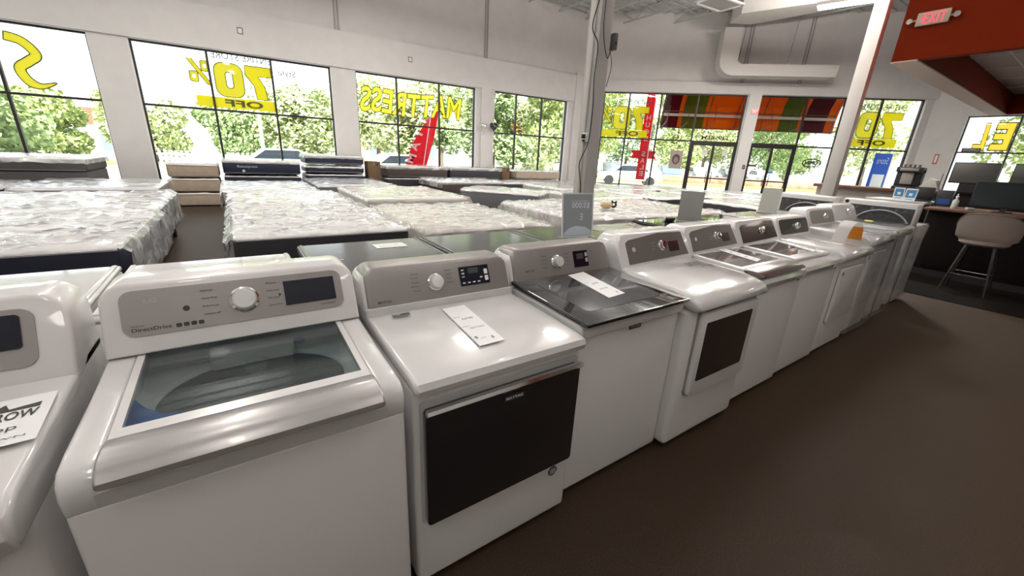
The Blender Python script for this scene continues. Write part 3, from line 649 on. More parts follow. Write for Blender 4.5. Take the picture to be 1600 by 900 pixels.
back_row(4.05, 1.12, .76, .72, .93, 'black flat-topped range beyond the first display stand', COOK, BLK, BLK, 'range', 'electric_range')
back_row(4.85, 1.05, .76, .80, .94, 'white flat-topped machine behind the plastic-wrapped washers', mat('tan_top', (.5, .45, .3), .2, coat=.5), WHITE, WHITE2)
def sheet(x, y, z, w, h, lab, rz=0, m=PAPER, lines=3):
    s = thing('paper_sheet', lab, 'paper', (x, y, z), rz); box('paper', 0, w, 0, h, 0, .001, m, s)
    for k in range(lines):
        bm = bmesh.new(); bx(bm, w*.15, w*(.8-.1*(k % 2)), h*(.2+.22*k), h*(.2+.22*k)+h*.05, .0011, .0014); obj('printed_line', bm, mat('faint_line', (.5, .5, .5), .7), s)
sheet(-.55, 1.15, .9325, .16, .2, 'pale sheet lying on the white machine behind the glass-lid washer')
sheet(.33, 1.5, .9325, .2, .12, 'white label sheet on the first graphite machine top')
sheet(.02, 1.3, .9325, .07, .012, 'tiny white sticker on the first graphite machine top', lines=0)

# stands
def stand(x, y, z, w, h, rz, lab, lean=.12, letters=True, m=None):
    t = thing('sign_stand', lab, 'sign', (x, y, z), rz)
    bm = bmesh.new(); bx(bm, -w/2-.01, w/2+.01, -.05, .05, 0, .045, .008); obj('base', bm, MT['acrylic'], t)
    F = frame((-w/2, .0, .045), (1, 0, 0), (0, lean, 1))
    frect('card', 0, w, 0, h, .003, m or translucent('card_grey', (.42, .44, .47), .5), t, F, 0, .004)
    bm = bmesh.new()
    for (a, b, c, d) in ((-.006, w+.006, -.006, .004), (-.006, w+.006, h-.004, h+.006), (-.006, .004, .004, h-.004), (w-.004, w+.006, .004, h-.004)): b2 = bmesh.new(); bx(b2, a, b, c, d, -.0015, .0055); b2.transform(F); merge(bm, b2)
    obj('card_edge', bm, mat('edge_light', (.7, .72, .74), .3), t)
    if letters:
        LT = mat('ghost_print', (.9, .92, .95), .5)
        FB = frame((w/2, -.001, .045), (-1, 0, 0), (0, lean, 1)) # reads from behind: mirrored to the camera
        for (s, a, b, ww, hh) in (('$5,000', .035, h*.66, w-.11, .045), ('FINANCING UP TO', .05, h*.82, w-.12, .009), ('GET UP', .08, h*.76, .05, .009), ('E', .1, h*.4, .022, .045)):
            o = text('lettering', s, ww, hh, LT, t, FB @ Matrix.Translation((a, b, 0)), off=.0)[0]
            for v in o.data.vertices: v.co.y -= .011
        bm = bmesh.new(); prism(bm, [(w*.30-.055+.1, h*.38), (w*.30+.1, h*.38), (w*.3+.1, h*.54), (w*.3-.055+.1, h*.54)], 'z', .003, .0035)
        bm.transform(F); bm.free()
        fpoly('wave', [(.01, .01), (w-.01, .01), (w-.01, h*.12), (w*.75, h*.22), (w*.45, h*.26), (w*.2, h*.2), (.01, h*.1)], .0006, mat('card_wave', (.5, .55, .62), .5), t, F, .0032)
    return t
stand(1.71, 1.17, .932, .27, .31, radians(-6), 'clear acrylic price stand showing mirrored $5,000, on the graphite machine')
def side_stand(x, y, lab, m):
    t = thing('sign_stand', lab, 'sign', (x, y, .946 if x > 5 else .934), radians(-60)); 
    bm = bmesh.new(); bx(bm, -.12, .12, -.05, .07, 0, .03, .006); obj('base', bm, m, t)
    F = frame((-.11, -.02, .02), (1, 0, 0), (0, -.28, 1)); frect('card', 0, .22, 0, .33, .006, m, t, F, 0, .004)
    bm = bmesh.new(); prism(bm, [(.07, 0), (.06, .02), (-.06, .2), (-.05, .05), (-.02, 0)], 'x', -.01, .01); obj('brace', bm, m, t)
side_stand(3.55, 1.45, 'grey leaning sign stand on the black range', mat('stand_grey', (.42, .42, .41), .5))
side_stand(5.62, 1.62, 'pale translucent sign stand beside the backward washer', mat('stand_pale', (.6, .62, .64), .4))
pw = thing('power_adapter', 'small black adapter lying on the black range', 'adapter', (3.42, 1.62, .933)); bm = bmesh.new(); bx(bm, 0, .16, 0, .06, 0, .04, .012, 3); obj('body', bm, BLK, pw)
bm = bmesh.new(); lathe(bm, [(.018, 0), (.02, .004), (.018, .012), (.0001, .013)], (-.001, .03, .02), (-1, 0, 0), 14); obj('cap', bm, PAPER, pw)

# ------------------------------------------------------------------ beds
NAVY = mat('side_navy', (.012, .016, .04), .5); CHAR = mat('side_charcoal', (.035, .033, .04), .6); BRN = mat('side_brown', (.07, .05, .045), .6)
GRY = mat('side_grey', (.16, .165, .18), .6); CREAM = mat('side_cream', (.55, .52, .47), .8); TAN = mat('box_tan', (.42, .34, .26), .8, noise_=.08, nscale=8)
TOPW = mat('quilt_white', (.75, .74, .73), .8, bump=.25, bscale=5); TOPG = mat('quilt_grey', (.6, .61, .64), .8, bump=.25, bscale=5); TOPC = mat('quilt_cream', (.7, .66, .6), .8, bump=.25, bscale=5)
def mattress_bm(w, l, z0, z1, seed, n=18):
    bm = bmesh.new(); r = .05
    bx(bm, 0, w, 0, l, z0, z1, r, 3)
    long_ = [e for e in bm.edges if e.calc_length() > .3]
    bmesh.ops.subdivide_edges(bm, edges=long_, cuts=n, use_grid_fill=True)
    bm.normal_update()
    for f in bm.faces: f.material_index = 0 if f.normal.z > .6 and f.calc_center_median().z > z0+.5*(z1-z0) else 1
    for v in bm.verts:
        if v.co.z > z1-.02: v.co.z += .012*noise.noise(Vector((v.co.x*4, v.co.y*4, seed)))+.006*sin(v.co.x*22)*sin(v.co.y*22)
    return bm
def drape_bm(w, l, z1, skirt, seed, step=.05, amp=.02, g=.012, sk=None):
    bm = bmesh.new(); sk = sk or (skirt,)*4; exl, exr, eyf, eyb = sk
    nx = max(8, int((w+exl+exr)/step)); ny = max(8, int((l+eyf+eyb)/step)); G_ = []
    for i in range(nx+1):
        row = []
        for j in range(ny+1):
            a = -exl+(w+exl+exr)*i/nx; b = -eyf+(l+eyf+eyb)*j/ny
            x = min(max(a, -g), w+g); y = min(max(b, -g), l+g); dx = abs(a-x); dy = abs(b-y)
            p = Vector((a*3.1, b*3.1, seed*5.3)); n1 = noise.noise(p); n2 = 1-abs(noise.noise(Vector((a*2.2+b*1.1+seed, b*5.5-a*1.5, seed))))*2; n3 = noise.noise(p*3)
            down = max(dx, dy)+.35*min(dx, dy)
            z = z1+g-min(down, skirt)
            if down < .001: z += amp*(.4*n1+1.0*max(0, n2)**4+.5*max(0, 1-abs(noise.noise(Vector((a*5+seed, b*2.0+a*2, 3.3))))*3)**3)
            else:
                so_ = (exl if a < w/2 else exr) if dx > dy else (eyf if b < l/2 else eyb); fl = (.5*amp+amp*1.3*abs(n2)+.035*min(1, down/skirt)*(n3+.5))*(1 if so_ > .1 else .15)
                if dx > 0: x += math.copysign(fl, a)*(1 if a > w/2 else 1) if a > w/2 else -fl
                if dy > 0: y += fl if b > l/2 else -fl
                if min(dx, dy) > 0: x += (-.06 if a > w/2 else .06)*min(1, dy/skirt*1.5); y += (-.03 if b > l/2 else .03)*min(1, dx/skirt)
                z += .02*n3*min(1, down/skirt*2)
            row.append(bm.verts.new((x, y, z)))
        G_.append(row)
    for i in range(nx):
        for j in range(ny): bm.faces.new([G_[i][j], G_[i+1][j], G_[i+1][j+1], G_[i][j+1]])
    return bm
seedc = [0]
def bed(x, y, w, l, top, th, label, sidem, topm=TOPW, rz=0, step=.09, skirt=.3, amp=.018, found=True, name='wrapped_bed', z0=None, cat='bed', wrap='plastic_wrap', fm=None, legs=False, grp=None, sk=None):
    seedc[0] += 1; sd_ = seedc[0]
    t = thing(name, label, cat, (x, y, 0 if found else z0), radians(rz), grp)
    ofs = 0 if found else -z0
    obj('mattress', mattress_bm(w, l, top-th+ofs, top+ofs, sd_), None, t, mats=[topm, sidem])
    bm = bmesh.new()
    for q in (.03, th-.03): 
        tube(bm, [(.02, -.004, top-th+q+ofs), (w-.02, -.004, top-th+q+ofs)], .005, 5)
    obj('piping', bm, mat('piping_grey', (.3, .3, .32), .6), t)
    if found:
        bm = bmesh.new(); bx(bm, .02, w-.02, .02, l-.02, .16, top-th, .02, 2); obj('box_spring', bm, fm or sidem, t)
        for (a, b) in ((.08, .08), (w-.08, .08), (.08, l-.08), (w-.08, l-.08)):
            b2 = bmesh.new(); lathe(b2, [(.03, 0), (.03, .16)], (a, b, 0), seg=10); obj('leg', b2, BLK, t)
    if wrap:
        bm = drape_bm(w, l, top+ofs, skirt, sd_, step, amp, sk=sk); o = obj('plastic_wrap', bm, MT[wrap], t)
    return t
bed(-3.05, 3.25, 1.88, 2.06, .70, .3, 'nearest bed on the left of the aisle, navy sides under crumpled clear plastic', NAVY, step=.045, amp=.035, skirt=.42, sk=(.3, .42, .03, .0))
bed(-3.05, 5.39, 1.84, 2.08, .70, .3, 'second bed left of the aisle, white top under clear plastic', NAVY, step=.06, amp=.03, skirt=.4, sk=(.3, .4, .04, .3))
bed(-3.25, 8.35, 1.75, 1.95, .68, .28, 'dark-sided bed behind the second bed left of the aisle', BRN, TOPG, step=.07, sk=(.06, .3, .12, .06))
bed(-5.4, 8.2, 1.95, 2.0, .66, .28, 'far left bed with pale plastic-covered top near the first window', CHAR, TOPG, step=.08, sk=(.1, .06, .1, .06))
bed(-4.7, 10.5, 1.95, 1.7, 1.06, .26, 'tall bed under the first window with dark grey side', mat('side_dusk', (.08, .075, .075), .7), step=.08, skirt=.12)
bed(-.45, 3.3, 1.64, 2.08, .70, .28, 'nearest bed right of the aisle, charcoal foot end under crumpled clear plastic', CHAR, step=.045, amp=.035, skirt=.42, sk=(.42, .05, .03, .0))
bed(-.45, 5.45, 1.62, 2.05, .70, .28, 'second bed right of the aisle, white quilted top in plastic', CHAR, step=.06, amp=.03, skirt=.4, sk=(.4, .05, .04, .04))
bed(-.56, 7.58, 1.55, 2.2, .70, .26, 'third bed right of the aisle, white quilted top in front of the black stack', CREAM, TOPG, step=.07, sk=(.3, .05, .04, .1))
bed(1.12, 8.7, 1.75, 2.2, .70, .24, 'bed with bluish white top in front of the doubled navy stack', GRY, TOPG, step=.07, sk=(.05, .1, .06, .1))
bed(1.32, 5.5, 1.78, 2.2, .76, .3, 'thick cream mattress bed behind the near cream bed', CREAM, TOPC, step=.06, amp=.02, skirt=.2, sk=(.05, .2, .08, .08))
bed(1.32, 3.2, 1.78, 2.2, .67, .26, 'near cream bed right behind the graphite machines', CREAM, TOPC, step=.05, amp=.03, skirt=.2, sk=(.05, .2, .2, .04))
bed(3.88, 7.4, 1.85, 1.2, .74, .36, 'grey-sided mattress bed turned at an angle, with stitched vertical bands', GRY, TOPW, rz=-50, step=.07, skirt=.06)
bed(3.7, 3.2, 1.8, 2.1, .70, .3, 'white crumpled plastic bed behind the steel column', CREAM, TOPW, step=.05, amp=.035, skirt=.4, sk=(.4, .05, .3, .1))
bed(5.6, 3.2, 1.85, 2.1, .68, .3, 'white plastic-covered bed between the column and the display stand', CREAM, TOPC, step=.06, amp=.03, sk=(.05, .2, .3, .05))
bed(4.3, 9.3, 2.0, 1.6, .74, .34, 'dark-sided bed in silvery plastic in front of the long dark stack', BRN, TOPW, step=.06, amp=.03, skirt=.16, sk=(.3, .05, .08, .08))
bed(6.45, 9.55, 1.95, 1.45, .70, .24, 'dark-edged bed near the fourth window', CHAR, TOPW, step=.09, skirt=.05)
bed(8.6, 9.4, 1.85, 1.6, .68, .24, 'pale bed nearest the wall corner pilaster', CREAM, TOPW, step=.1, skirt=.1)
for (x, y, lab, sm, tm) in ((7.0, 7.45, 'pale plastic-covered bed just right of the angled grey bed', CREAM, TOPW), (6.15, 5.4, 'cream bed beyond the one beside the column', CREAM, TOPC), (8.95, 7.25, 'white plastic-covered bed facing the corner windows', GRY, TOPW),
                        (8.1, 5.15, 'white bed with a dark edge in the middle of the floor', CHAR, TOPW), (10.95, 6.95, 'far white bed before the red sale banner window', CHAR, TOPW), (10.35, 4.95, 'dark-edged white bed in front of the left doors', CHAR, TOPC),
                        (8.95, 2.95, 'dark-edged cream bed before the right doors, nearest the post', CHAR, TOPC), (12.5, 4.9, 'farthest white bed by the left doors', GRY, TOPW), (11.1, 3.1, 'farthest cream bed by the right doors', CHAR, TOPW)):
    bed(x, y, 1.85 if x != 6.15 else 1.7, 1.9 if y != 3.1 else 1.75, .70, .24, lab, sm, tm, step=.11, skirt=.06)
# stacks
def loose(x, y, w, l, z0, th, label, sidem, topm=TOPW, cat='mattress', wrap='plastic_wrap', step=.09, name='stacked_mattress', skirt=.12, letters=None, ov=0, grp=None):
    t = bed(x, y, w, l, z0+th, th, label, sidem, topm, found=False, name=name, z0=z0, cat=cat, wrap=wrap, step=step, skirt=skirt)
    if letters:
        F = frame((.3, -.002, th*.45), (1, 0, 0), (0, 0, 1)); text('lettering', letters, .42, .07, LTTXT, t, F, off=.004)
        bm = bmesh.new(); lathe(bm, [(.0001, 0), (.03, 0), (.03, .003), (.0001, .003)], (.42, -.003, th*.25), (0, -1, 0), 16); obj('round_label', bm, LTTXT, t)
    return t
for k, (z, lab) in enumerate(((0, 'lowest tan box spring of the stack at the aisle end'), (.33, 'middle tan box spring of the stack at the aisle end'), (.66, 'tan mattress on top of the stack at the aisle end'))):
    loose(-1.64+.01*k, 11.2+.02*k, .98, 1.02, z+.01, .3, lab, TAN, TOPC, skirt=.06 if k == 2 else .06, wrap='plastic_wrap' if k == 2 else None)
loose(-.56, 11.2, 1.68, 1.02, .01, .34, 'lower black box spring in the stack right of the tan one', NAVY, skirt=.06, wrap=None)
loose(-.56, 11.2, 1.68, 1.02, .39, .33, 'middle black foundation in the stack right of the tan one', NAVY, skirt=.06, wrap=None)
loose(-.56, 11.18, 1.68, 1.02, .76, .32, 'top black mattress with pale lettering, right of the tan stack', NAVY, skirt=.08, letters='Beautyrest')
for k, (z, th) in enumerate(((.01, .4), (.45, .33), (.82, .17), (1.05, .22))):
    loose(1.26, 11.2, 1.5, 1.02, z, th, ['bottom navy foundation', 'second navy foundation', 'third navy mattress', 'topmost navy mattress'][k]+' of the tallest doubled stack under the second window', NAVY, skirt=(.06, .09)[k-2] if k > 1 else .05, wrap='plastic_wrap' if k > 1 else None)
for j, x in enumerate((3.36, 5.39)):
    loose(x, 11.1, 1.96, .98, .01, .7, ['left', 'right'][j]+' dark foundation block under the third window', CHAR, skirt=.05, wrap=None)
    loose(x, 11.1, 1.96, .98, .73, .32, ['brown-black mattress on the left foundation under the third window', 'grey-black mattress on the right foundation under the third window'][j], [BRN, CHAR][j], skirt=.1)
loose(7.95, 11.05, 2.0, .9, .01, .7, 'dark foundation under the fourth window', CHAR, skirt=.05, wrap=None)
loose(7.95, 11.05, 2.0, .9, .73, .28, 'tan quilted mattress lying under the fourth window', TAN, TOPC, skirt=.05)
def carton(x, y, w, d, h, lab):
    t = thing('cardboard_box', lab, 'box', (x, y, 0)); bm = bmesh.new(); bx(bm, 0, w, 0, d, 0, h, .004); obj('carton', bm, mat('cardboard_dark', (.16, .1, .05), .8), t)
    bm = bmesh.new(); bx(bm, w*.45, w*.55, -.001, d+.001, h-.0, h+.002); bx(bm, w*.45, w*.55, -.002, 0, h-.1, h); obj('tape', bm, mat('tape_tan', (.3, .2, .1), .4), t)
    for q in (.62, .75): frect('printed_mark', w*q, w*q+w*.08, h-.12, h-.05, .001, BLK, t, frame((0, 0, 0), (1, 0, 0), (0, 0, 1)), .0)
carton(2.89, 11.3, .36, .4, 1.16, 'upright brown cardboard carton beside the tallest navy stack'); carton(7.48, 11.3, .33, .4, 1.1, 'brown carton standing by the pier between third and fourth windows')
toy = thing('plush_toy', 'small tan and black plush lying on the white bed', 'toy', (4.85, 3.82, .735))
bm = bmesh.new(); b2 = bmesh.new(); bmesh.ops.create_uvsphere(b2, u_segments=16, v_segments=10, radius=.08); 
for v in b2.verts: v.co = Vector((v.co.x*1.5, v.co.y, v.co.z*.7+.06))
merge(bm, b2); obj('body', bm, mat('plush_tan', (.45, .33, .18), .9, bump=.5, bscale=60), toy)
bm = bmesh.new(); b2 = bmesh.new(); bmesh.ops.create_uvsphere(b2, u_segments=14, v_segments=9, radius=.055)
for v in b2.verts: v.co += Vector((.17, -.01, .065))
merge(bm, b2)
for s in (-1, 1): lathe(bm, [(.02, 0), (.014, .03), (.0001, .045)], (.17, -.01+s*.035, .1), (0, s*.3, 1), 8)
obj('head', bm, mat('plush_black', (.02, .02, .02), .8), toy)
bm = bmesh.new(); b2 = bmesh.new(); bmesh.ops.create_uvsphere(b2, u_segments=10, v_segments=7, radius=.022)
for v in b2.verts: v.co += Vector((.115, -.055, .075))
merge(bm, b2); obj('muzzle', bm, PAPER, toy)

# ------------------------------------------------------------------ column with wiring, post
def h_column(x, y, s):
    t = thing('steel_column', 'grey painted steel column rising behind the graphite machines', 'column', (x, y, 0)); f = .018
    bm = bmesh.new(); bx(bm, 0, s, 0, s, .0, HC-.02, .008, 2); obj('shaft', bm, STEEL, t)
    bm = bmesh.new(); bx(bm, -.05, s+.05, -.05, s+.05, 0, .02); obj('base_plate', bm, STEEL, t)
    bm = bmesh.new(); bx(bm, -.02, -.0, s*.35, s*.75, .02, HC-.02, .003); obj('conduit_channel', bm, mat('column_light', (.6, .58, .55), .5), t)
    return t
CX, CY, CS = 2.815, 2.3, .165
h_column(CX, CY, CS)
jb = thing('junction_box', 'small dark box mounted high on the steel column', 'box', (CX+CS+.0, CY-.02, 2.58)); bm = bmesh.new(); bx(bm, .0, .05, -.03, .04, 0, .15, .006); obj('housing', bm, mat('box_dark', (.1, .1, .1), .5), jb)
bm = bmesh.new(); bx(bm, .01, .04, -.035, -.029, .05, .07); obj('switch', bm, BLK, jb)
bm = bmesh.new(); tube(bm, curve_pts([(CX-.02, CY+.02, 3.4), (CX-.03, CY-.02, 3.1), (CX-.1, CY, 2.75), (CX-.02, CY-.015, 2.6), (CX-.03, CY-.02, 2.3), (CX-.015, CY-.03, 2.0), (CX-.03, CY-.03, 1.7), (CX-.08, CY-.01, 1.55), (CX-.1, CY, 1.45), (CX-.06, CY-.02, 1.2), (CX-.1, CY-.03, .95), (CX-.14, CY, .5), (CX-.12, CY, .02)]), .006, 6)
tag(obj('hanging_cord', bm, BLK), 'black cord running down the left side of the steel column', 'cord')
bm = bmesh.new(); tube(bm, curve_pts([(CX+.03, CY-.02, 3.2), (CX+.02, CY-.03, 2.75), (CX+.1, CY-.04, 2.5), (CX+CS-.012, CY-.03, 2.6)]), .005, 6); tube(bm, curve_pts([(CX+CS+.012, CY, 2.57), (CX+CS+.05, CY, 2.45), (CX+CS+.02, CY, 2.3), (CX+CS+.01, CY, 2.25)]), .004, 6)
tag(obj('signal_cable', bm, BLK), 'thin dark cable looping to the box on the column', 'cable')
ot = thing('wall_outlet', 'pale outlet with black plug on the left of the column', 'outlet', (CX-.03, CY+.03, 1.7)); bm = bmesh.new(); bx(bm, -.01, .03, -.03, .03, 0, .09, .004); obj('cover', bm, PAPER, ot)
bm = bmesh.new(); bx(bm, -.045, -.011, -.022, .01, .03, .075, .006); bx(bm, -.04, -.011, -.02, .0, .0, .022, .005); obj('plug', bm, BLK, ot)
t = thing('support_post', 'slim white square post in front of the corner windows', 'post', (8.62, 1.9, 0)); bm = bmesh.new(); bx(bm, 0, .17, 0, .2, 0, HC-.02, .006); obj('shaft', bm, mat('post_white', (.6, .58, .55), .5), t)
bm = bmesh.new(); bx(bm, -.05, .22, -.05, .25, 0, .02); obj('base_plate', bm, STEEL, t)

# ------------------------------------------------------------------ duct
dk = thing('air_duct', 'white rectangular duct with a rounded elbow hanging before the entrance wall', 'duct')
Fd_ = frame(NB*(DB-.75), TB, (0, 0, 1))   # local x along wall, y up, z = toward the room?
q = (DB-.75)/DB
def duct_path():
    bm = bmesh.new(); xo, zo, R, xi, zi = 4.62, 4.54, .5, 5.2, 4.9
    out = [(xo, 6.0)]+[(xo+R-R*cos(a), zo+R-R*sin(a)) for a in [pi/2*i/8 for i in range(9)]]+[(8.38, zo)]
    inn = [(8.42, zi), (xi+.12, zi), (xi, zi+.12), (xi, 6.0)]
    prism(bm, out+inn, 'z', -.28, .3); bm.transform(Fd_); return bm
obj('elbow', duct_path(), GALV, dk, smooth=False)
bm = bmesh.new(); prism(bm, [(13.25, 7.05), (14.0, 4.9), (14.75, 5.1), (14.45, 7.35), (13.9, 7.75)], 'z', 5.98, 6.4); obj('trunk', bm, GALV, dk, smooth=False)
bm = bmesh.new()
for s in (5.3, 6.9):
    tube(bm, [Fd_ @ Vector((s, 5.0, .0)), Fd_ @ Vector((s+.1, 6.7, .0))], .012, 6)
bx(bm, 0, 0.001, 0, 0.001, 6, 6.001); obj('hanger_rod', bm, mat('rod_grey', (.3, .3, .3), .5), dk)
bm = bmesh.new()
for s in (4.9, 7.4): b2 = bmesh.new(); bx(b2, s, s+.35, 4.58, 4.61, -.34, -.3); b2.transform(Fd_ @ Matrix.Rotation(.0, 4, 'Z')); merge(bm, b2)
obj('strap', bm, TRIMM, dk)
# ceiling panel light frame near the top
cp = thing('ceiling_diffuser', 'square white framed air diffuser hanging under the roof', 'vent', (11.85, 6.95, 5.9), radians(-5))
bm = bmesh.new()
for (a, b, c, d) in ((-.6, .6, -.4, -.32), (-.6, .6, .32, .4), (-.6, -.52, -.4, .4), (.52, .6, -.4, .4)): bx(bm, a, b, c, d, 0, .05, .005)
obj('rim', bm, TRIMM, cp); box('grille', -.52, .52, -.32, .32, .02, .04, mat('grille_grey', (.35, .34, .33), .6), cp)
for q in (-.5, .5): bm = bmesh.new(); tube(bm, [(q, 0, .05), (q, 0, HC-5.92)], .006, 5); obj('hanger', bm, BLK, cp)
# thin conduits on the walls
for i, (F, s, z0, lab) in enumerate(((FLm, 2.05, 4.58, 'paired thin conduits on the upper wall above the second window'), (FLm, 6.73, 4.58, 'thin conduit on the upper wall above the third window'), (FBm, 5.75, 4.48, 'thin conduit on the wall beside the duct elbow'), (FBm, 7.7, 4.48, 'tall thin conduit on the wall behind the horizontal duct'))):
    bm = bmesh.new()
    for dx in (0, .09): b2 = bmesh.new(); bx(b2, s+dx, s+dx+.03, .0, .045, z0, HC-.1); b2.transform(F); merge(bm, b2)
    tag(obj('wall_conduit', bm, mat('conduit_grey', (.4, .38, .36), .5)), lab, 'conduit')
for (s, z, lab) in ((-.21, 4.08, 'small wall box above the second window'), (4.14, 4.08, 'small wall box above the third window')):
    t = thing('wall_box', lab, 'box'); bm = bmesh.new()
    for (a, b, c, d) in ((-.06, .06, 0, .015), (-.06, .06, .125, .14), (-.06, -.045, 0, .14), (.045, .06, 0, .14)): bx(bm, s+a, s+b, -.075, -.06, z+c, z+d)
    bm.transform(FLm); obj('rim', bm, mat('rim_dark', (.12, .11, .1), .5), t)
    bm = bmesh.new(); bx(bm, s-.045, s+.045, -.068, -.06, z+.015, z+.125); bm.transform(FLm); obj('plate', bm, TRIMM, t)

# heart balloons
def heart(s, z, sc, m, lab, name='foil_balloon'):
    t = thing(name, lab, 'balloon', FLm @ Vector((s, -.22, z))); bm = bmesh.new(); n = 28; fr = []; 
    for lay, k, dz in ((0, .0, -.35), (1, .6, -.3), (2, .92, -.15), (3, 1, 0), (4, .92, .15), (5, .6, .3), (6, .0, .35)):
        ring = []
        for i in range(n):
            a = 2*pi*i/n; hx = 16*sin(a)**3/16; hz = (13*cos(a)-5*cos(2*a)-2*cos(3*a)-cos(4*a))/16
            ring.append(bm.verts.new((hx*k*sc, dz*sc*.8, (hz*k)*sc)))
        fr.append(ring)
    for A, B in zip(fr, fr[1:]):
        for i in range(n): bm.faces.new([A[i], A[(i+1) % n], B[(i+1) % n], B[i]])
    bmesh.ops.remove_doubles(bm, verts=bm.verts, dist=1e-5); obj('balloon', bm, m, t)
    bm = bmesh.new(); tube(bm, [(0, 0, -sc*.95), (.02, 0, -sc*1.6), (0, .1, -sc*2.1)], .004, 5); obj('string', bm, BLK, t)
heart(7.05, 2.45, .17, mat('foil_black', (.02, .02, .025), .15, coat=.5), 'black heart-shaped foil balloon on the pier between the third and fourth windows')
heart(6.66, 2.43, .13, mat('foil_silver', (.7, .7, .68), .2, metal=.8), 'silver heart-shaped foil balloon beside the black heart balloon')

# ------------------------------------------------------------------ painted window lettering (reads from outside)
YEL = translucent('paint_yellow', (.85, .78, .06), .7); YEL2 = translucent('paint_amber', (.95, .62, .05), .6); OUTL = mat('paint_outline', (.09, .1, .02), .6); GRYP = translucent('paint_grey', (.1, .11, .1), .3); WHP = translucent('paint_white', (.95, .95, .95), .5)
def wf(F, s, z, dep=.16): # frame facing outwards with origin at wall coordinate s (right end as seen from inside), z
    o = F @ Vector((s, dep, z)); u = -(F.to_3x3() @ Vector((1, 0, 0))); return frame(o, u, (0, 0, 1))
def paint(t, F, s_hi, z, w, h, s, m=YEL, off=.04, ol=.018, italic=0, warp=None):
    Fw = wf(F, s_hi, z); r_ = text('lettering', s, w, h, m, t, Fw, offset=off, italic=italic, warp=warp)
    if ol: text('lettering_outline', s, w, h, OUTL, t, Fw, offset=off, outline=ol, ref=r_[1], italic=italic, warp=warp, off=.004)
def seventy(F, s7, z0, lab, sc=1.0, banner=(None, None), pct=True, top=None):
    t = thing('painted_window_sign', lab, 'window sign')
    h = .8*sc
    Fw = wf(F, s7, z0); w7 = .6*sc
    poly7 = [(0, h), (w7*1.05, h*.98), (w7*.98, h*.72), (w7*.78, h*.5), (w7*.68, 0), (w7*.2, 0), (w7*.32, h*.42), (w7*.55, h*.7), (w7*.03, h*.72)]
    poly7 = [(0, h), (w7, h), (w7, h*.72), (w7*.72, h*.42), (w7*.66, 0), (w7*.24, 0), (w7*.3, h*.4), (w7*.52, h*.7), (0, h*.72)]
    fpoly('numeral', poly7, .003, YEL, t, Fw)
    bm = bmesh.new(); P = [Fw @ Vector((a, b, .002)) for a, b in poly7]; tube(bm, P+[P[0]], .011, 5); obj('numeral_outline', bm, OUTL, t)
    u0 = w7+.05; w0 = .62*sc; bm = bmesh.new(); o_ = rrect(u0, u0+w0, 0, h, .2*sc, 6); i_ = rrect(u0+w0*.38, u0+w0*.62, h*.27, h*.73, .06*sc, 6)
    A = [bm.verts.new(Fw @ Vector((a, b, 0))) for a, b in o_]; B = [bm.verts.new(Fw @ Vector((a, b, 0))) for a, b in i_]; n = len(A)
    for i in range(n): bm.faces.new([A[i], A[(i+1) % n], B[(i+1) % n], B[i]])
    bmesh.ops.solidify(bm, geom=bm.faces[:], thickness=.003); obj('numeral', bm, YEL, t)
    bm = bmesh.new()
    for pl in (o_, i_): P = [Fw @ Vector((a, b, .002)) for a, b in pl]; tube(bm, P+[P[0]], .011, 5)
    obj('numeral_outline', bm, OUTL, t)
    if pct:
        up_ = u0+w0+.08; wp = .42*sc
        pb = [(up_-.02, h*.3), (up_+wp*.2, h*.3), (up_+wp+.02, h), (up_+wp*.8, h)]; pb_o = fpoly('percent_bar', pb, .003, YEL, t, Fw); bm = bmesh.new(); P = [Fw @ Vector((a, b, .002)) for a, b in pb]; tube(bm, P+[P[0]], .009, 5); obj('bar_outline', bm, OUTL, pb_o)
        for (a, b) in ((up_, h*.68), (up_+wp*.6, h*.36)):
            bm = bmesh.new(); o2 = rrect(a, a+wp*.42, b, b+h*.3, .04, 4); i2 = rrect(a+wp*.14, a+wp*.28, b+h*.1, b+h*.2, .02, 4)
            A = [bm.verts.new(Fw @ Vector((x, y, 0))) for x, y in o2]; B = [bm.verts.new(Fw @ Vector((x, y, 0))) for x, y in i2]; n = len(A)
            for i in range(n): bm.faces.new([A[i], A[(i+1) % n], B[(i+1) % n], B[i]])
            bmesh.ops.solidify(bm, geom=bm.faces[:], thickness=.003); c = obj('percent_ring', bm, YEL, t)
            bm = bmesh.new(); P = [Fw @ Vector((x, y, .002)) for x, y in o2]; tube(bm, P+[P[0]], .009, 5); obj('ring_outline', bm, OUTL, c)
    wbn = banner[0] or 1.72*sc; zb_ = -.27*sc
    fpoly('banner', [(-.03, zb_), (wbn, zb_), (wbn, zb_+.25*sc), (-.03, zb_+.25*sc)], .002, YEL, t, Fw)
    text('lettering', 'OFF', .85*sc, .17*sc, OUTL, t, Fw @ Matrix.Translation((.28*sc, zb_+.04*sc, 0)), offset=.03, off=.003)
    text('lettering', 'OFF', .85*sc, .17*sc, OUTL, t, Fw @ Matrix.Translation((.28*sc, zb_+.04*sc, 0)), offset=.03, off=-.003)
    if top: text('lettering', top, 1.3*sc, .17*sc, GRYP, t, Fw @ Matrix.Translation((-.02, h+.08, 0)), off=.002)
seventy(FLm, .36, 2.61, 'yellow painted 70% OFF seen mirrored on the second window from the left', 1.0, top='ENTIRE STORE')
seventy(FBm, 2.66, 2.74, 'yellow painted 70% OFF seen mirrored on the corner windows left of the doors', 1.06, top='ENTIRE STORE')
seventy(FBm, 11.52, 2.76, 'yellow painted 70% OFF seen mirrored on the windows right of the doors', 1.1, top='ENTIRE STORE')
t = thing('painted_window_sign', 'big yellow mirrored letter S painted on the leftmost window', 'window sign')
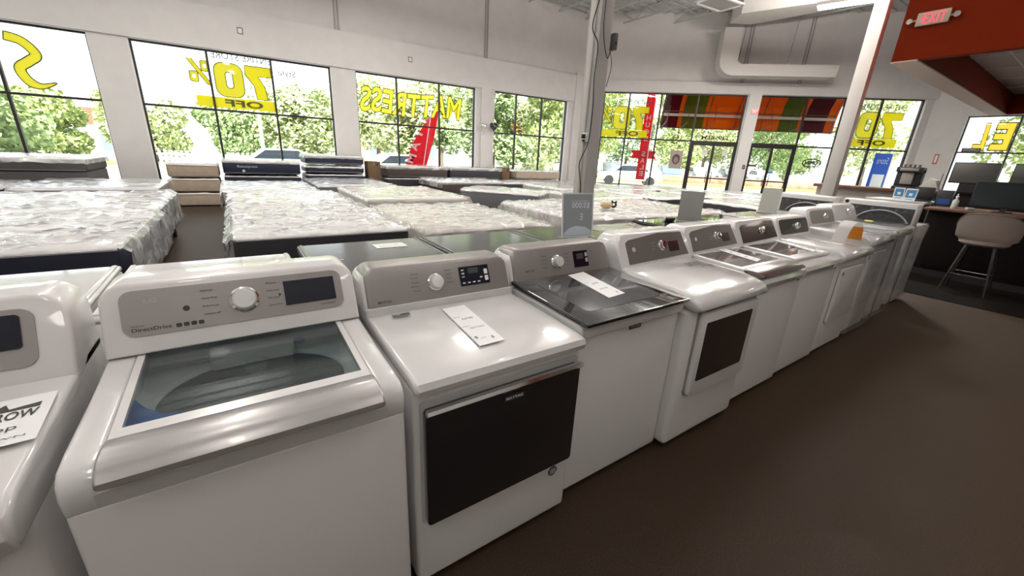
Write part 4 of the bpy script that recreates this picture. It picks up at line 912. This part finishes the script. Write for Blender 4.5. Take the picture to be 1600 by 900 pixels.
Fw = wf(FLm, -3.82, 2.38); ctr = curve_pts([(.6, 1.0, 0), (.36, .93, 0), (.2, .7, 0), (.34, .55, 0), (.5, .4, 0), (.42, .16, 0), (.24, .08, 0), (.0, .17, 0)], 6); n = len(ctr); L_ = []; R_ = []
for i, p in enumerate(ctr):
    d = (ctr[min(i+1, n-1)]-ctr[max(i-1, 0)]).normalized(); q = Vector((-d.y, d.x, 0)); wd = .085*(1-.85*max(0, (i/(n-1)-.75)/.25)); L_.append((p+q*wd).xy); R_.append((p-q*wd).xy)
bm = bmesh.new(); A = [bm.verts.new(Fw @ Vector((*p, 0))) for p in L_]; B = [bm.verts.new(Fw @ Vector((*p, 0))) for p in R_]
for i in range(n-1): bm.faces.new([A[i], A[i+1], B[i+1], B[i]])
bmesh.ops.solidify(bm, geom=bm.faces[:], thickness=.003); obj('letter', bm, YEL, t)
bm = bmesh.new(); P = [Fw @ Vector((*p, .002)) for p in L_+R_[::-1]]; tube(bm, P+[P[0]], .012, 5); obj('letter_outline', bm, OUTL, t)
t2 = thing('painted_window_sign', 'small grey mirrored script on the right of the second window', 'window sign'); paint(t2, FLm, .95, 3.22, .42, .2, 'Style', GRYP, .0, 0)
t = thing('painted_window_sign', 'yellow mirrored MATTRESS painted across the third window', 'window sign')
paint(t, FLm, 5.88, 2.55, 3.3, .72, 'MATTRESS', off=.03, ol=.014, italic=-.03, warp=lambda x, y: (x, y+.05*sin(x*9)))
t = thing('painted_window_sign', 'amber mirrored letters painted on the right side window', 'window sign')
Ftmp = FRm
paint(t, FRm, -1.45, 2.44, .42, .85, 'E', YEL2, .05, .016); paint(t, FRm, -1.97, 2.44, .28, .85, 'L', YEL2, .04, .016, italic=.15); paint(t, FRm, .2, 2.44, 1.2, .75, 'SAL', YEL2, .05, .016)
t = thing('window_decal', 'black mirrored label strip low on the right side window', 'decal'); Fw = wf(FRm, -2.02, 2.38); frect('strip', 0, .45, 0, .13, .002, BLK, t, Fw); text('lettering', 'OFFERS', .38, .08, WHP, t, Fw @ Matrix.Translation((.035, .025, 0)), offset=.02, off=-.002)
t = thing('window_decal', 'mirrored number 1395KLM above the left doors', 'decal'); text('lettering', '1395KLM', .98, .15, BLK, t, wf(FBm, 5.77, 2.48), offset=.02)
t = thing('window_decal', 'oval mirrored OPEN decal on the window right of the right doors', 'decal'); Fw = wf(FBm, 9.28, 1.64)
bm = bmesh.new(); n = 32; A = [bm.verts.new(Fw @ Vector((.34+.34*cos(2*pi*i/n), .15+.16*sin(2*pi*i/n), 0))) for i in range(n)]; B = [bm.verts.new(Fw @ Vector((.34+.3*cos(2*pi*i/n), .15+.125*sin(2*pi*i/n), 0))) for i in range(n)]
for i in range(n): bm.faces.new([A[i], A[(i+1) % n], B[(i+1) % n], B[i]])
bmesh.ops.solidify(bm, geom=bm.faces[:], thickness=.003); obj('oval_ring', bm, BLK, t); text('lettering', 'OPEN', .46, .15, BLK, t, Fw @ Matrix.Translation((.11, .075, 0)), offset=.05)
t = thing('window_poster', 'small greyish portrait poster on the window left of the left doors', 'poster'); Fw = wf(FBm, 4.2, 1.33, .12); frect('paper', 0, .48, 0, .7, .002, mat('poster_pink', (.42, .33, .32), .6), t, Fw)
bm = bmesh.new(); prism(bm, [(.24+.15*cos(2*pi*i/20), .36+.2*sin(2*pi*i/20)) for i in range(20)], 'z', -.003, -.002); bm.transform(Fw); h_ = obj('portrait_hair', bm, mat('poster_dark', (.08, .06, .06), .6), t)
bm = bmesh.new(); prism(bm, [(.24+.09*cos(2*pi*i/20), .33+.12*sin(2*pi*i/20)) for i in range(20)], 'z', -.005, -.004); bm.transform(Fw); obj('portrait_face', bm, mat('poster_skin', (.3, .2, .17), .6), t)
for (s, z, w, h, m, lab) in ((7.0, 1.55, .3, .09, mat('notice_brown', (.15, .06, .04), .6), 'brown notice strip on the right doors'), (7.65, 1.32, .2, .12, mat('notice_blue', (.1, .4, .7), .6), 'small blue notice on the window by the right doors'), (5.1, 1.9, .2, .2, mat('notice_paper', (.75, .72, .7), .6), 'left paper notice on the left doors'), (5.85, 1.9, .2, .2, mat('notice_paper', (.75, .72, .7), .6), 'right paper notice on the left doors')):
    t = thing('door_notice', lab, 'notice'); Fw = wf(FBm, s, z, .13); frect('paper', 0, w, 0, h, .002, m, t, Fw); frect('heading', w*.2, w*.8, h*.6, h*.8, .001, LTTXT, t, Fw, -.002)
for (s, z, w, h, m, lab) in ((6.47, 1.44, .1, .16, mat('plate_dark', (.1, .07, .06), .5), 'small dark switch plate on the white pier between the doors'),):
    t = thing('switch_plate', lab, 'switch'); Fw = frame(FBm @ Vector((s-.05, -.1, z)), TB, (0, 0, 1)); frect('plate', 0, w, 0, h, .01, m, t, Fw, 0, .01); frect('toggle', w*.4, w*.6, h*.35, h*.65, .01, LTTXT, t, Fw, .01)
EXR = mat('exit_red', (1, .06, .1), .5, emit=1.4)
t = thing('exit_sign', 'small red lit exit sign on the pier between the doors', 'exit sign'); Fw = frame(FBm @ Vector((6.3, -.1, 3.43)), TB, (0, 0, 1)); frect('housing', 0, .26, 0, .17, .03, TRIMM, t, Fw); frect('face', .01, .25, .015, .155, .003, mat('exit_face', (.8, .12, .14), .5, emit=.6), t, Fw, .03); text('lettering', 'EXIT', .2, .1, mat('exit_white', (1, .7, .7), .5, emit=.8), t, Fw @ Matrix.Translation((.03, .035, 0)), off=.035, offset=.02)
# exit sign on red soffit
t = thing('exit_sign', 'red glowing EXIT sign with twin lamp heads on the red soffit', 'exit sign'); Fe = frame((6.1, .79, 3.075), (0, -1, .0), (0, 0, 1))
frect('housing', 0, .26, 0, .125, .035, mat('sign_beige', (.5, .42, .33), .5), t, Fe, 0, .006, .003)
text('lettering', 'EXIT', .175, .092, EXR, t, Fe @ Matrix.Translation((.06, .017, 0)), offset=.0, off=.038)
fpoly('arrow', [(.03, .06), (.055, .085), (.055, .035)], .001, EXR, t, Fe, .037)
for (u, s) in ((-.045, -1), (.305, 1)):
    bm = bmesh.new(); lathe(bm, [(.022, 0), (.028, .03), (.026, .04), (.0001, .038)], Fe @ Vector((u, .06, .01)), Fe.to_3x3() @ Vector((s*.3, -.1, 1)), 18); lh = obj('lamp_head', bm, mat('lamp_grey', (.5, .45, .4), .3, metal=.3), t)
    bm = bmesh.new(); tube(bm, [Fe @ Vector((u, .06, .01)), Fe @ Vector((.0 if s < 0 else .26, .06, .01))], .01, 8); obj('lamp_arm', bm, mat('sign_beige', (.5, .42, .33), .5), lh)

# ------------------------------------------------------------------ service counter at right
t = thing('service_counter', 'long dark counter behind the grey stool with brown top edge', 'counter')
box('body', 8.75, 9.5, -4.5, .62, .0, 1.03, WOOD, t, .01); box('countertop', 8.6, 9.6, -4.6, .66, 1.03, 1.07, BROWN, t, .008); box('kick_plate', 8.72, 8.75, -4.5, .62, 0, .1, BLK, t)
bm = bmesh.new()
for k in range(6): bx(bm, 8.738, 8.75, -4.4+k*.83, -3.67+k*.83, .15, .95, .004)
obj('front_panel', bm, mat('panel_wood', (.007, .004, .003), .7, spec=.15), t)
t = thing('rear_counter', 'brown shelf counter beyond the white post below the windows', 'counter'); box('countertop', 10.3, 11.0, .9, 2.85, 1.2, 1.26, BROWN, t, .005); box('body', 10.4, 10.95, 1.0, 2.8, .0, 1.2, mat('cab_beige', (.38, .35, .32), .6), t, .005); box('door', 10.385, 10.4, 1.05, 1.9, .1, 1.15, mat('cab_beige2', (.42, .39, .36), .6), t, .003)
def stool():
    t = thing('bar_stool', 'grey upholstered bar stool with curved back and dark legs', 'stool', (8.05, -.15, 0)); FAB = mat('stool_fabric', (.36, .31, .28), .85, bump=.3, bscale=200)
    bm = bmesh.new(); n = 20; lay = []
    for (r, z, rr) in ((.20, .70, 1), (.245, .74, 1), (.27, .8, 1), (.28, .95, 1), (.285, 1.09, 1)):
        row = []
        for i in range(n+1):
            a = radians(92+176*i/n); wing = (abs(i-n/2)/(n/2))**3; zz = z-(z-.72)*.55*wing if z > .75 else z
            row.append(bm.verts.new((r*cos(a)*1.0, r*sin(a)*1.08, zz)))
        lay.append(row)
    for A, B in zip(lay, lay[1:]):
        for i in range(n): bm.faces.new([A[i], A[i+1], B[i+1], B[i]])
    bmesh.ops.solidify(bm, geom=bm.faces[:], thickness=.045); bk = obj('backrest', bm, FAB, t)
    bm = bmesh.new(); tube(bm, [v for v in [Vector((.287*cos(radians(92+176*i/n)), .31*sin(radians(92+176*i/n)), 1.095-(1.09-.72)*.55*(abs(i-n/2)/(n/2))**3)) for i in range(n+1)]], .007, 6); obj('piping', bm, mat('stool_piping', (.2, .17, .16), .7), bk)
    bm = bmesh.new(); lathe(bm, [(.0001, .66), (.2, .66), (.24, .69), (.245, .73), (.21, .76), (.0001, .765)], seg=28); obj('seat', bm, FAB, t)
    for (a, b) in ((1, 1), (1, -1), (-1, 1), (-1, -1)):
        bm = bmesh.new(); tube(bm, [(.13*a, .13*b, .67), (.22*a, .22*b, .0)], [.02, .012], 8); obj('leg', bm, mat('stool_leg', (.03, .022, .018), .3, coat=.5), t)
    bm = bmesh.new(); P = [(.19, .19, .25), (.19, -.19, .25), (-.19, -.19, .25), (-.19, .19, .25), (.19, .19, .25)]; tube(bm, P, .009, 8); obj('footrest', bm, CHROME, t)
stool()
def monitor(x, y, z, w, h, rz, lab, backside=False, scr=None):
    t = thing('computer_monitor', lab, 'monitor', (x, y, z), radians(rz))
    bm = bmesh.new(); bx(bm, -.01, .03, -w/2, w/2, .06, .06+h, .006); obj('housing', bm, BLK, t)
    bm = bmesh.new(); bx(bm, -.013, -.0095, -w/2+.012, w/2-.012, .075, .05+h, 0); obj('screen', bm, scr or mat('screen_dark', (.008, .02, .025), .15), t)
    bm = bmesh.new(); bx(bm, .0, .03, -.03, .03, .0, .1); bx(bm, -.06, .1, -.1, .1, .0, .012, .004); obj('stand', bm, BLK, t)
monitor(9.0, -.1, 1.07, .72, .37, 0, 'wide dark monitor on the counter behind the stool')
monitor(9.35, -1.0, 1.07, .6, .36, 0, 'second dark monitor farther along the counter')
def seatback(x, y, z, w, h, lab, m):
    t = thing('television', lab, 'television', (x, y, z)); bm = bmesh.new(); bx(bm, 0, .06, -w/2, w/2, 0, h, .015, 2); obj('housing', bm, BLK, t)
    bm = bmesh.new(); bx(bm, -.004, .0, -w/2+.0, w/2-.02, .02, h-.02, .001); obj('screen', bm, m, t)
    bm = bmesh.new(); bx(bm, -.02, .08, -.15, .15, -(z-1.26) if z > 1.26 else -.02, 0); obj('stand', bm, BLK, t)
for (y, lab) in ((.78, 'grey flat television facing the room below the right side window'), (-.05, 'grey television farther right, cut by the frame edge')):
    seatback(12.2, y, 1.42, .66, .42, lab, mat('tv_grey', (.11, .105, .1), .35))
t = thing('tv_bench', 'dark long bench carrying the televisions under the right side window', 'bench'); box('top', 12.0, 12.6, -1.2, 1.6, 1.2, 1.26, WOOD, t, .005); box('body', 12.05, 12.55, -1.1, 1.5, 0, 1.2, WOOD, t, .005)
def card(x, y, z, w, h, lab, m, rz=0, lean=.2):
    t = thing('counter_card', lab, 'card', (x, y, z), radians(rz)); F = frame((0, w/2, 0), (0, -1, 0), (lean, 0, 1)); frect('card', 0, w, 0, h, .004, PAPER, t, F, 0, .004)
    frect('picture', .012, w-.012, h*.25, h-.02, .001, m, t, F, .004); frect('caption', w*.2, w*.8, h*.08, h*.16, .0006, mat('caption_grey', (.4, .4, .45), .5), t, F, .004)
    frect('white_box', w*.35, w*.65, h*.4, h*.62, .0006, PAPER, t, F, .0052)
    bm = bmesh.new(); prism(bm, [(0, 0), (.1, 0), (.03, .1)], 'y', -.01, .01); obj('easel', bm, PAPER, t)
BLU = mat('card_blue', (.06, .25, .5), .5)
card(9.0, .95, 1.122, .15, .2, 'nearer blue and white counter card on the shelf by the backward washer', BLU); card(9.25, 1.15, 1.122, .14, .2, 'farther blue and white counter card beside its twin', BLU, 25)
t = thing('side_shelf', 'low white display shelf behind the backward washer', 'shelf'); box('top', 8.9, 9.75, .72, 1.5, 1.08, 1.12, mat('shelf_white', (.5, .49, .48), .5), t, .005); box('body', 9.0, 9.7, .8, 1.45, 0, 1.08, WOOD, t, .005)
t = thing('open_laptop', 'black rectangular screen between the cards and the dark box', 'screen', (9.3, .75, 1.122)); box('screen', 0, .03, -.02, .22, .02, .23, BLK, t, .004); box('keyboard', -.2, 0, -.02, .22, 0, .02, BLK, t, .004)
t = thing('product_box', 'dark box with a blue panel beside the sanitizer bottle', 'box', (9.3, .5, 1.071)); bm = bmesh.new(); bx(bm, 0, .1, 0, .19, 0, .25, .004); obj('carton', bm, mat('carton_dark', (.04, .04, .05), .3), t); box('label', -.002, 0, .02, .17, .03, .12, mat('card_blue2', (.02, .09, .3), .4), t)
t = thing('pump_bottle', 'clear pump bottle on the counter edge left of the monitor', 'bottle', (8.85, .38, 1.071)); bm = bmesh.new(); lathe(bm, [(.0001, 0), (.035, 0), (.038, .02), (.038, .12), (.015, .15), (.015, .17)], seg=20); obj('bottle', bm, mat('bottle_clear', (.55, .57, .58), .15, coat=.5), t)
bm = bmesh.new(); lathe(bm, [(.018, .17), (.018, .19), (.006, .195), (.006, .22)], seg=14); tube(bm, [(0, 0, .22), (-.05, 0, .215)], .006, 8); obj('pump', bm, PAPER, t)
t = thing('card_machine', 'small grey and black device on the counter by the monitor', 'device', (8.8, .2, 1.071), .4); bm = bmesh.new(); bx(bm, -.06, .06, -.04, .04, 0, .04, .008); obj('body', bm, mat('device_grey', (.35, .35, .35), .4), t); box('keypad', -.04, .04, -.025, .025, .04, .043, BLK, t)
# beverage / printer machine on rear counter
t = thing('coffee_machine', 'black and silver machine standing on the rear brown counter', 'machine', (10.55, 1.42, 1.26)); bm = bmesh.new(); bx(bm, 0, .3, -.2, .18, 0, .06, .01); bx(bm, .12, .3, -.2, .18, .05, .38, .01); bx(bm, -.02, .3, -.2, .18, .32, .42, .015); obj('body', bm, BLK, t)
bm = bmesh.new(); bx(bm, .05, .115, -.09, .09, .1, .32, .01); obj('reservoir', bm, mat('res_silver', (.4, .38, .36), .3, metal=.4), t); bm = bmesh.new(); bx(bm, -.035, -.021, -.15, .12, .35, .4, .004); obj('faceplate', bm, SILVER, t)
bm = bmesh.new()
for k in range(4): lathe(bm, [(.018, 0), (.022, .05), (.0001, .05)], (.1, -.12+.07*k, .42), seg=10)
obj('cup', bm, mat('cup_brown', (.2, .13, .09), .6), t)
t = thing('paper_heap', 'pale heap of wrapped papers on the rear counter by the wall', 'papers', (10.6, 1.0, 1.26)); bm = bmesh.new()
prism(bm, [(-.08, 0), (.22, 0), (.2, .08), (.08, .24), (-.0, .2)], 'x', 0, .25, .02, 2)
for v in bm.verts: v.co += Vector((.02*noise.noise(v.co*9), .02*noise.noise(v.co*11), 0))
obj('heap', bm, mat('heap_white', (.6, .58, .55), .6), t); box('pen', .05, .06, -.06, -.05, .1, .33, BLK, t)
t = thing('trolley_table', 'dark trolley with white carton and folded cloth near the right doors', 'trolley', (13.4, 3.2, .0)); box('carton', .05, .5, -.5, .3, .75, 1.02, PAPER, t, .01); bm = bmesh.new(); bx(bm, 0, .6, -.7, .55, .7, .74); 
for (a, b) in ((.02, -.68), (.58, -.68), (.02, .53), (.58, .53)): bx(bm, a-.02, a+.02, b-.02, b+.02, 0, .7)
bx(bm, .0, .6, -.7, .55, .2, .24); obj('trolley', bm, WOOD, t)
bm = bmesh.new(); bx(bm, .05, .55, -.65, .4, 1.02, 1.14, .05, 3)
for v in bm.verts: v.co.z += .03*noise.noise(v.co*5)
obj('folded_cloth', bm, mat('cloth_tan', (.35, .27, .2), .9), t)
# pier marks on right
t = thing('fire_notice', 'narrow red and white notice on the side wall pier', 'notice'); Fw = frame((XR-.002, 3.05, 1.95), (0, -1, 0), (0, 0, 1)); frect('plate', 0, .12, 0, .34, .004, mat('notice_red', (.45, .1, .07), .5), t, Fw); frect('white_field', .03, .09, .05, .29, .002, PAPER, t, Fw, .004)

# ------------------------------------------------------------------ outside
GR = mat('asphalt', (.42, .41, .4), .9, noise_=.1, nscale=1.5); GRASS = mat('lawn', (.3, .36, .08), .9, noise_=.3, nscale=4)
bm = bmesh.new(); bx(bm, -120, 160, 13.4, 160, -.25, -.12); bx(bm, 12.5, 160, -60, 13.4, -.25, -.12); og = struct(obj('ground', bm, GR, smooth=False))
def lawn(pts, lab):
    bm = bmesh.new(); prism(bm, pts, 'z', -.12, -.02); o = obj('lawn_strip', bm, GRASS, smooth=False); tag(o, lab, 'lawn'); return o
d45 = lambda a, b: tuple((NB*a+TB*b).xy)
lawn([d45(34, -8), d45(34, 30), d45(37, 30), d45(37, -8)], 'bright grass strip across the road beyond the entrance')
lawn([(-40, 33), (8, 31.5), (8, 34.5), (-40, 36)], 'grass verge at the foot of the trees beyond the left windows')
bm = bmesh.new(); prism(bm, [d45(38, -2), d45(38, 22), d45(40.5, 22), d45(40.5, -2)], 'z', -.12, .5, .2); tag(obj('mulch_bank', bm, mat('mulch', (.35, .2, .13), .9, noise_=.4, nscale=2)), 'low reddish mulch bank beyond the grass strip outside', 'bank')
def tree(x, y, h, r, k, lab, seed):
    rnd = random.Random(seed); t = thing('tree', lab, 'tree', (x, y, -.12), rnd.random()*6, 'trees beyond the parking lot')
    bm = bmesh.new(); tube(bm, [(0, 0, 0), (.1, 0, h*.3), (.05, .1, h*.65)], [.22, .16, .06], 8)
    for j in range(4): a = rnd.random()*6.3; tube(bm, [(.08, 0, h*(.25+.08*j)), (r*.6*cos(a), r*.6*sin(a), h*(.5+.08*j))], [.08, .02], 5)
    obj('trunk', bm, mat('bark', (.16, .12, .09), .9), t)
    bm = bmesh.new()
    cl = lambda q: max(-r*.62, min(r*.62, q)); blobs = [(Vector((cl(rnd.gauss(0, r*.5)), cl(rnd.gauss(0, r*.5)), h*(.2+.72*rnd.random()))), r*(.3+.3*rnd.random())) for _ in range(18)]
    for c, rr in blobs:
        for _ in range(300):
            d = Vector((rnd.gauss(0, 1), rnd.gauss(0, 1), rnd.gauss(0, .8))).normalized(); p = c+d*rr*(.75+.35*rnd.random()); s = .12+.12*rnd.random()
            u = Vector((rnd.gauss(0, 1), rnd.gauss(0, 1), rnd.gauss(0, 1))).normalized(); v = u.orthogonal().normalized()
            f = bm.faces.new([bm.verts.new(p+q_) for q_ in (u*s, v*s*.6, -u*s, -v*s*.6)])
    obj('crown', bm, LEAF[k % 3], t, smooth=False).data
ORD = ['leftmost', 'second from the left', 'third from the left', 'fourth from the left', 'fifth from the left', 'sixth from the left', 'seventh from the left', 'eighth from the left', 'ninth from the left', 'tenth from the left', 'rightmost']
sd0 = 0
for i in range(11):
    x = -27+i*5.5; random.seed(50+i); tree(x+random.uniform(-.3, .3), 38+random.uniform(-1, 2), 3.9+random.uniform(-.5, .5)+max(0, min(4, (x+2)*.34)), 2.0, i, 'green tree in the long row beyond the left windows, '+ORD[i], 100+i)
for i, (x, y, h) in enumerate(((9.4, 25.5, 5.6), (15, 24.5, 6.6), (20.3, 25.6, 7.2), (3.6, 30, 4.7), (-10, 28, 3.2), (25.3, 24.8, 8))): tree(x, y, h, 2.2, i+1, ['nearer leafy tree behind the red leaning banner', 'nearer leafy tree at the right edge of the third window', 'nearer leafy tree filling the fourth window', 'nearer low tree at the right of the second window', 'nearer low bushy tree outside the leftmost window', 'nearer tall tree right of the fourth window'][i], 200+i)
for i in range(9):
    p = NB*(49+6.5*(i % 2))+TB*(-9+i*4.8); tree(p.x, p.y, 8.8+.5*(i % 3), 2.9, i+2, 'tall tree beyond the entrance wall windows, '+ORD[i], 300+i)
for i in range(4): tree(38+5*(i % 2), 2-i*5, 9, 2.8, i, 'tree outside the right side window, '+ORD[i], 400+i)
# light poles
for i, (x, y, h, lab) in enumerate(((1.25, 27, 8.5, 'tall white lamp pole outside the second window'), (5.9, 31, 5.5, 'shorter lamp pole outside, right part of the second window'), (-5.5, 30, 5.5, 'lamp pole outside the leftmost window'))):
    t = thing('parking_lamp_pole', lab, 'lamp pole', (x, y, -.12)); bm = bmesh.new(); tube(bm, [(0, 0, 0), (0, 0, h)], [.1, .06], 10); obj('pole', bm, mat('pole_white', (.75, .76, .78), .4), t)
    bm = bmesh.new(); bx(bm, -.5, .5, -.15, .15, h-.02, h+.12, .03); obj('lamp_head', bm, mat('pole_white', (.75, .76, .78), .4), t)
for i, (x, y, lab) in enumerate(((-3.0, 20.5, 'blue parking sign outside the second window'), (-6.9, 20.5, 'blue parking sign outside the leftmost window'))):
    t = thing('parking_sign', lab, 'sign', (x, y, -.12)); bm = bmesh.new(); tube(bm, [(0, 0, 0), (0, 0, 1.9)], .03, 8); obj('post', bm, mat('pole_white', (.75, .76, .78), .4), t)
    F = frame((-.16, -.04, 1.5), (1, 0, 0), (0, 0, 1)); frect('plate', 0, .32, 0, .42, .01, mat('sign_blue', (.05, .22, .65), .4), t, F, 0, .02); frect('symbol', .09, .22, .12, .3, .003, PAPER, t, F, .01, .02)
# white fence
t = thing('picket_fence', 'low white picket fence outside the second window', 'fence', (-3.5, 24, -.12)); bm = bmesh.new()
for z in (.35, .9): bx(bm, 0, 9, -.02, .02, z, z+.08)
obj('rail', bm, mat('fence_white', (.8, .8, .8), .5), t); bm = bmesh.new()
for k in range(45): bx(bm, k*.2, k*.2+.1, -.05, -.02, 0, 1.1)
o = obj('pickets', bm, mat('fence_white', (.8, .8, .8), .5), t); o['kind'] = 'stuff'
# far buildings
def bldg(x, y, w, d, h, m, lab, rz=0, band=None, nw=5):
    t = thing('storefront_building', lab, 'building', (x, y, -.12), radians(rz)); bm = bmesh.new(); bx(bm, 0, w, 0, d, 0, h); obj('wall', bm, m, t, smooth=False)
    if band: box('fascia', -.1, w+.1, -.15, 0, h*.62, h*.9, band, t)
    for k in range(nw): f = box('window', w*(k+.2)/nw, w*(k+.8)/nw, -.06, 0, h*.1, h*.5, mat('far_glass', (.2, .25, .3), .1), t)
bldg(-24, 46, 18, 8, 4, mat('far_wall', (.7, .66, .62), .8), 'low pale storefront far beyond the leftmost window', band=mat('far_red', (.5, .12, .08), .6))
bldg(13, 50, 9, 8, 6.5, mat('far_wall2', (.75, .5, .3), .8), 'orange and tan building behind the trees at the third window', band=mat('far_orange', (.85, .3, .06), .6))
bldg(30, 47, 5, 7, 6.5, mat('far_wall3', (.8, .8, .78), .8), 'white building with an orange fascia beyond the fourth window', band=mat('far_orange', (.85, .3, .06), .6), nw=3)
def car(x, y, rz, m, lab):
    t = thing('parked_car', lab, 'car', (x, y, -.12), radians(rz), 'cars parked outside'); bm = bmesh.new()
    side = [(-2.2, .35), (-2.25, .7), (-1.9, .85), (-1.2, .95), (-.6, 1.4), (.8, 1.42), (1.5, 1.0), (2.15, .9), (2.25, .6), (2.2, .35)]
    prism(bm, side, 'y', -.85, .85, .06, 2); obj('body', bm, m, t)
    bm = bmesh.new(); prism(bm, [(-1.05, .97), (-.55, 1.34), (.75, 1.36), (1.3, 1.0)], 'y', -.86, .86); obj('window', bm, mat('car_glass', (.03, .04, .05), .1), t)
    for a in (-1.4, 1.4):
        for b in (-.8, .8): b2 = bmesh.new(); lathe(b2, [(.0001, -.1), (.33, -.1), (.33, .1), (.0001, .1)], (a, b, .33), (0, 1, 0), 18); obj('wheel', b2, BLK, t)
CM = [mat('car_silver', (.55, .57, .6), .25, metal=.5), mat('car_dark', (.06, .07, .09), .2, coat=1), mat('car_white', (.8, .8, .8), .25, coat=1), mat('car_blue', (.12, .2, .35), .25, coat=1)]
for i in range(7):
    p = NB*43+TB*(0+i*2.9); car(p.x, p.y, 46, CM[i % 4], ['silver', 'dark', 'white', 'blue'][i % 4]+' car in the parked row beyond the entrance, '+ORD[i])
car(1.5, 21.5, 0, CM[0], 'silver car parked right outside the second window'); car(6.6, 20, 0, CM[2], 'white car parked right outside the third window'); p = NB*30+TB*3.5; car(p.x, p.y, -44, CM[2], 'white car passing outside left of the doors')
# feather flags
RED = translucent('flag_red', (.8, .04, .07), .5); 
t = thing('feather_flag', 'tall red feather flag with white HUGE SALE lettering outside the entrance windows', 'flag', (NB*(DB+1.1)+TB*2.98)-Vector((0, 0, .12)))
F = frame((0, 0, 0), -TB, (0, 0, 1)); pts = [(0, .9), (-.02, 3.9), (.06, 4.35), (.2, 4.6), (.3, 4.65), (.36, 4.4), (.38, .9)]
fpoly('cloth', pts, .01, RED, t, F); bm = bmesh.new(); tube(bm, [(0, 0, 0), (0, 0, 4.4)], .02, 8); obj('pole', bm, PAPER, t)
for k, c in enumerate('HUGESALE'):
    z = 3.3-.27*k-(.35 if k > 3 else 0)
    text('lettering', c, .17, .2, WHP, t, F @ Matrix.Translation((.1, z, 0)), offset=.02, off=.014); text('lettering', c, .17, .2, WHP, t, F @ Matrix.Translation((.1, z, 0)), offset=.02, off=-.014)
fpoly('pennant', [(-.35, 2.1), (.75, 2.1), (.6, 1.95), (.75, 1.78), (-.35, 1.78), (-.25, 1.95)], .01, RED, t, F, .02)
t = thing('feather_flag', 'red leaning banner with white MATTRESS lettering outside the third window', 'flag', (6.2, 15.0, -.12)); F = frame((0, 0, 0), (-.97, 0, .22), (.38, 0, 1))
F = frame((-.9, 0, .2), (1, 0, 0), (.35, 0, .94), (0, -1, 0)); bm = bmesh.new()
fpoly('cloth', [(-.3, 0), (-.3, 1.8), (-.05, 2.7), (.25, 3.2), (.35, 3.1), (.5, 2.2), (.62, 0)], .01, RED, t, F)
for k, c in enumerate('MATTRESS'[:6]): text('lettering', c, .34, .36, WHP, t, F @ Matrix.Translation((-.05, 1.0+.5*k, 0)) @ Matrix.Rotation(radians(75), 4, 'Z'), offset=.03, off=.014)
bm = bmesh.new(); tube(bm, [(-.9+.65, 0, -.1+.1), (-.9+.62+.0, 0, .3), (.25, .0, 3.2)], .02, 8); obj('pole', bm, PAPER, t)
t = thing('sidewalk_banner', 'blue banner outside the far right corner window', 'banner', NB*(DB+1.2)+TB*12.25); F = frame((0, 0, 0), -TB, (0, 0, 1)); frect('cloth', 0, .62, .0, 2.3, .01, translucent('banner_blue', (.08, .2, .6), .5), t, F)
text('lettering', 'Store', .4, .25, WHP, t, F @ Matrix.Translation((.1, 1.9, 0)), off=-.01); frect('white_panel', .08, .5, .2, 1.5, .002, PAPER, t, F, -.004)
bm = bmesh.new(); tube(bm, [(0, 0, 0), (0, 0, 2.5)], .02, 8); obj('pole', bm, PAPER, t)
# awning outside over the doors
aw = thing('striped_awning', 'maroon, orange and green striped fabric awning outside over both doors', 'awning')
cols = [translucent('awn_maroon', (.1, .008, .02), .4), translucent('awn_orange', (.62, .15, .008), .4), translucent('awn_green', (.12, .15, .02), .4)]
stripes = [(3.35, 4.02, 0), (4.02, 4.18, 1), (4.18, 5.05, 2), (5.05, 7.95, 1), (7.95, 8.65, 2), (8.65, 8.85, 1), (8.85, 9.65, 0), (9.65, 10.0, 1)]
prof = [(.35, 4.45), (.7, 4.4), (1.05, 4.2), (1.3, 3.85), (1.42, 3.4), (1.45, 2.95)]
bm = bmesh.new(); 
for (a, b, m_) in stripes:
    for i in range(len(prof)-1):
        (d0, z0), (d1, z1) = prof[i], prof[i+1]; k = lambda s, d: s+(s-6.3)*(1.45-d)*0
        f = bm.faces.new([bm.verts.new(FBm @ Vector(p)) for p in ((k(a, d0), d0, z0), (k(b, d0), d0, z0), (k(b, d1), d1, z1), (k(a, d1), d1, z1))]); f.material_index = m_
bmesh.ops.remove_doubles(bm, verts=bm.verts, dist=1e-4); bmesh.ops.solidify(bm, geom=bm.faces[:], thickness=.006)
obj('canopy', bm, None, aw, mats=cols, smooth=False)
bm = bmesh.new()
for s in (3.4, 4.2, 5.2, 6.3, 7.3, 8.4, 9.9): tube(bm, [FBm @ Vector((s, d-.03, z-.03)) for d, z in prof]+[], .018, 6); tube(bm, [FBm @ Vector((s, .35, 3.1)), FBm @ Vector((s, 1.42, 2.97))], .015, 6); tube(bm, [FBm @ Vector((s, .35, 3.1)), FBm @ Vector((s+.25, 1.3, 3.8))], .012, 6)
for z, d in ((2.97, 1.42), (3.6, 1.36)): tube(bm, [FBm @ Vector((3.4, d, z)), FBm @ Vector((9.9, d, z))], .018, 6)
obj('awning_frame', bm, mat('awn_frame', (.08, .07, .06), .5), aw)
bm = bmesh.new(); bx(bm, 3.4, 9.9, 1.2, 1.27, 3.4, 3.5); bm.transform(FBm); obj('cross_beam', bm, mat('awn_beam', (.5, .42, .38), .5), aw)
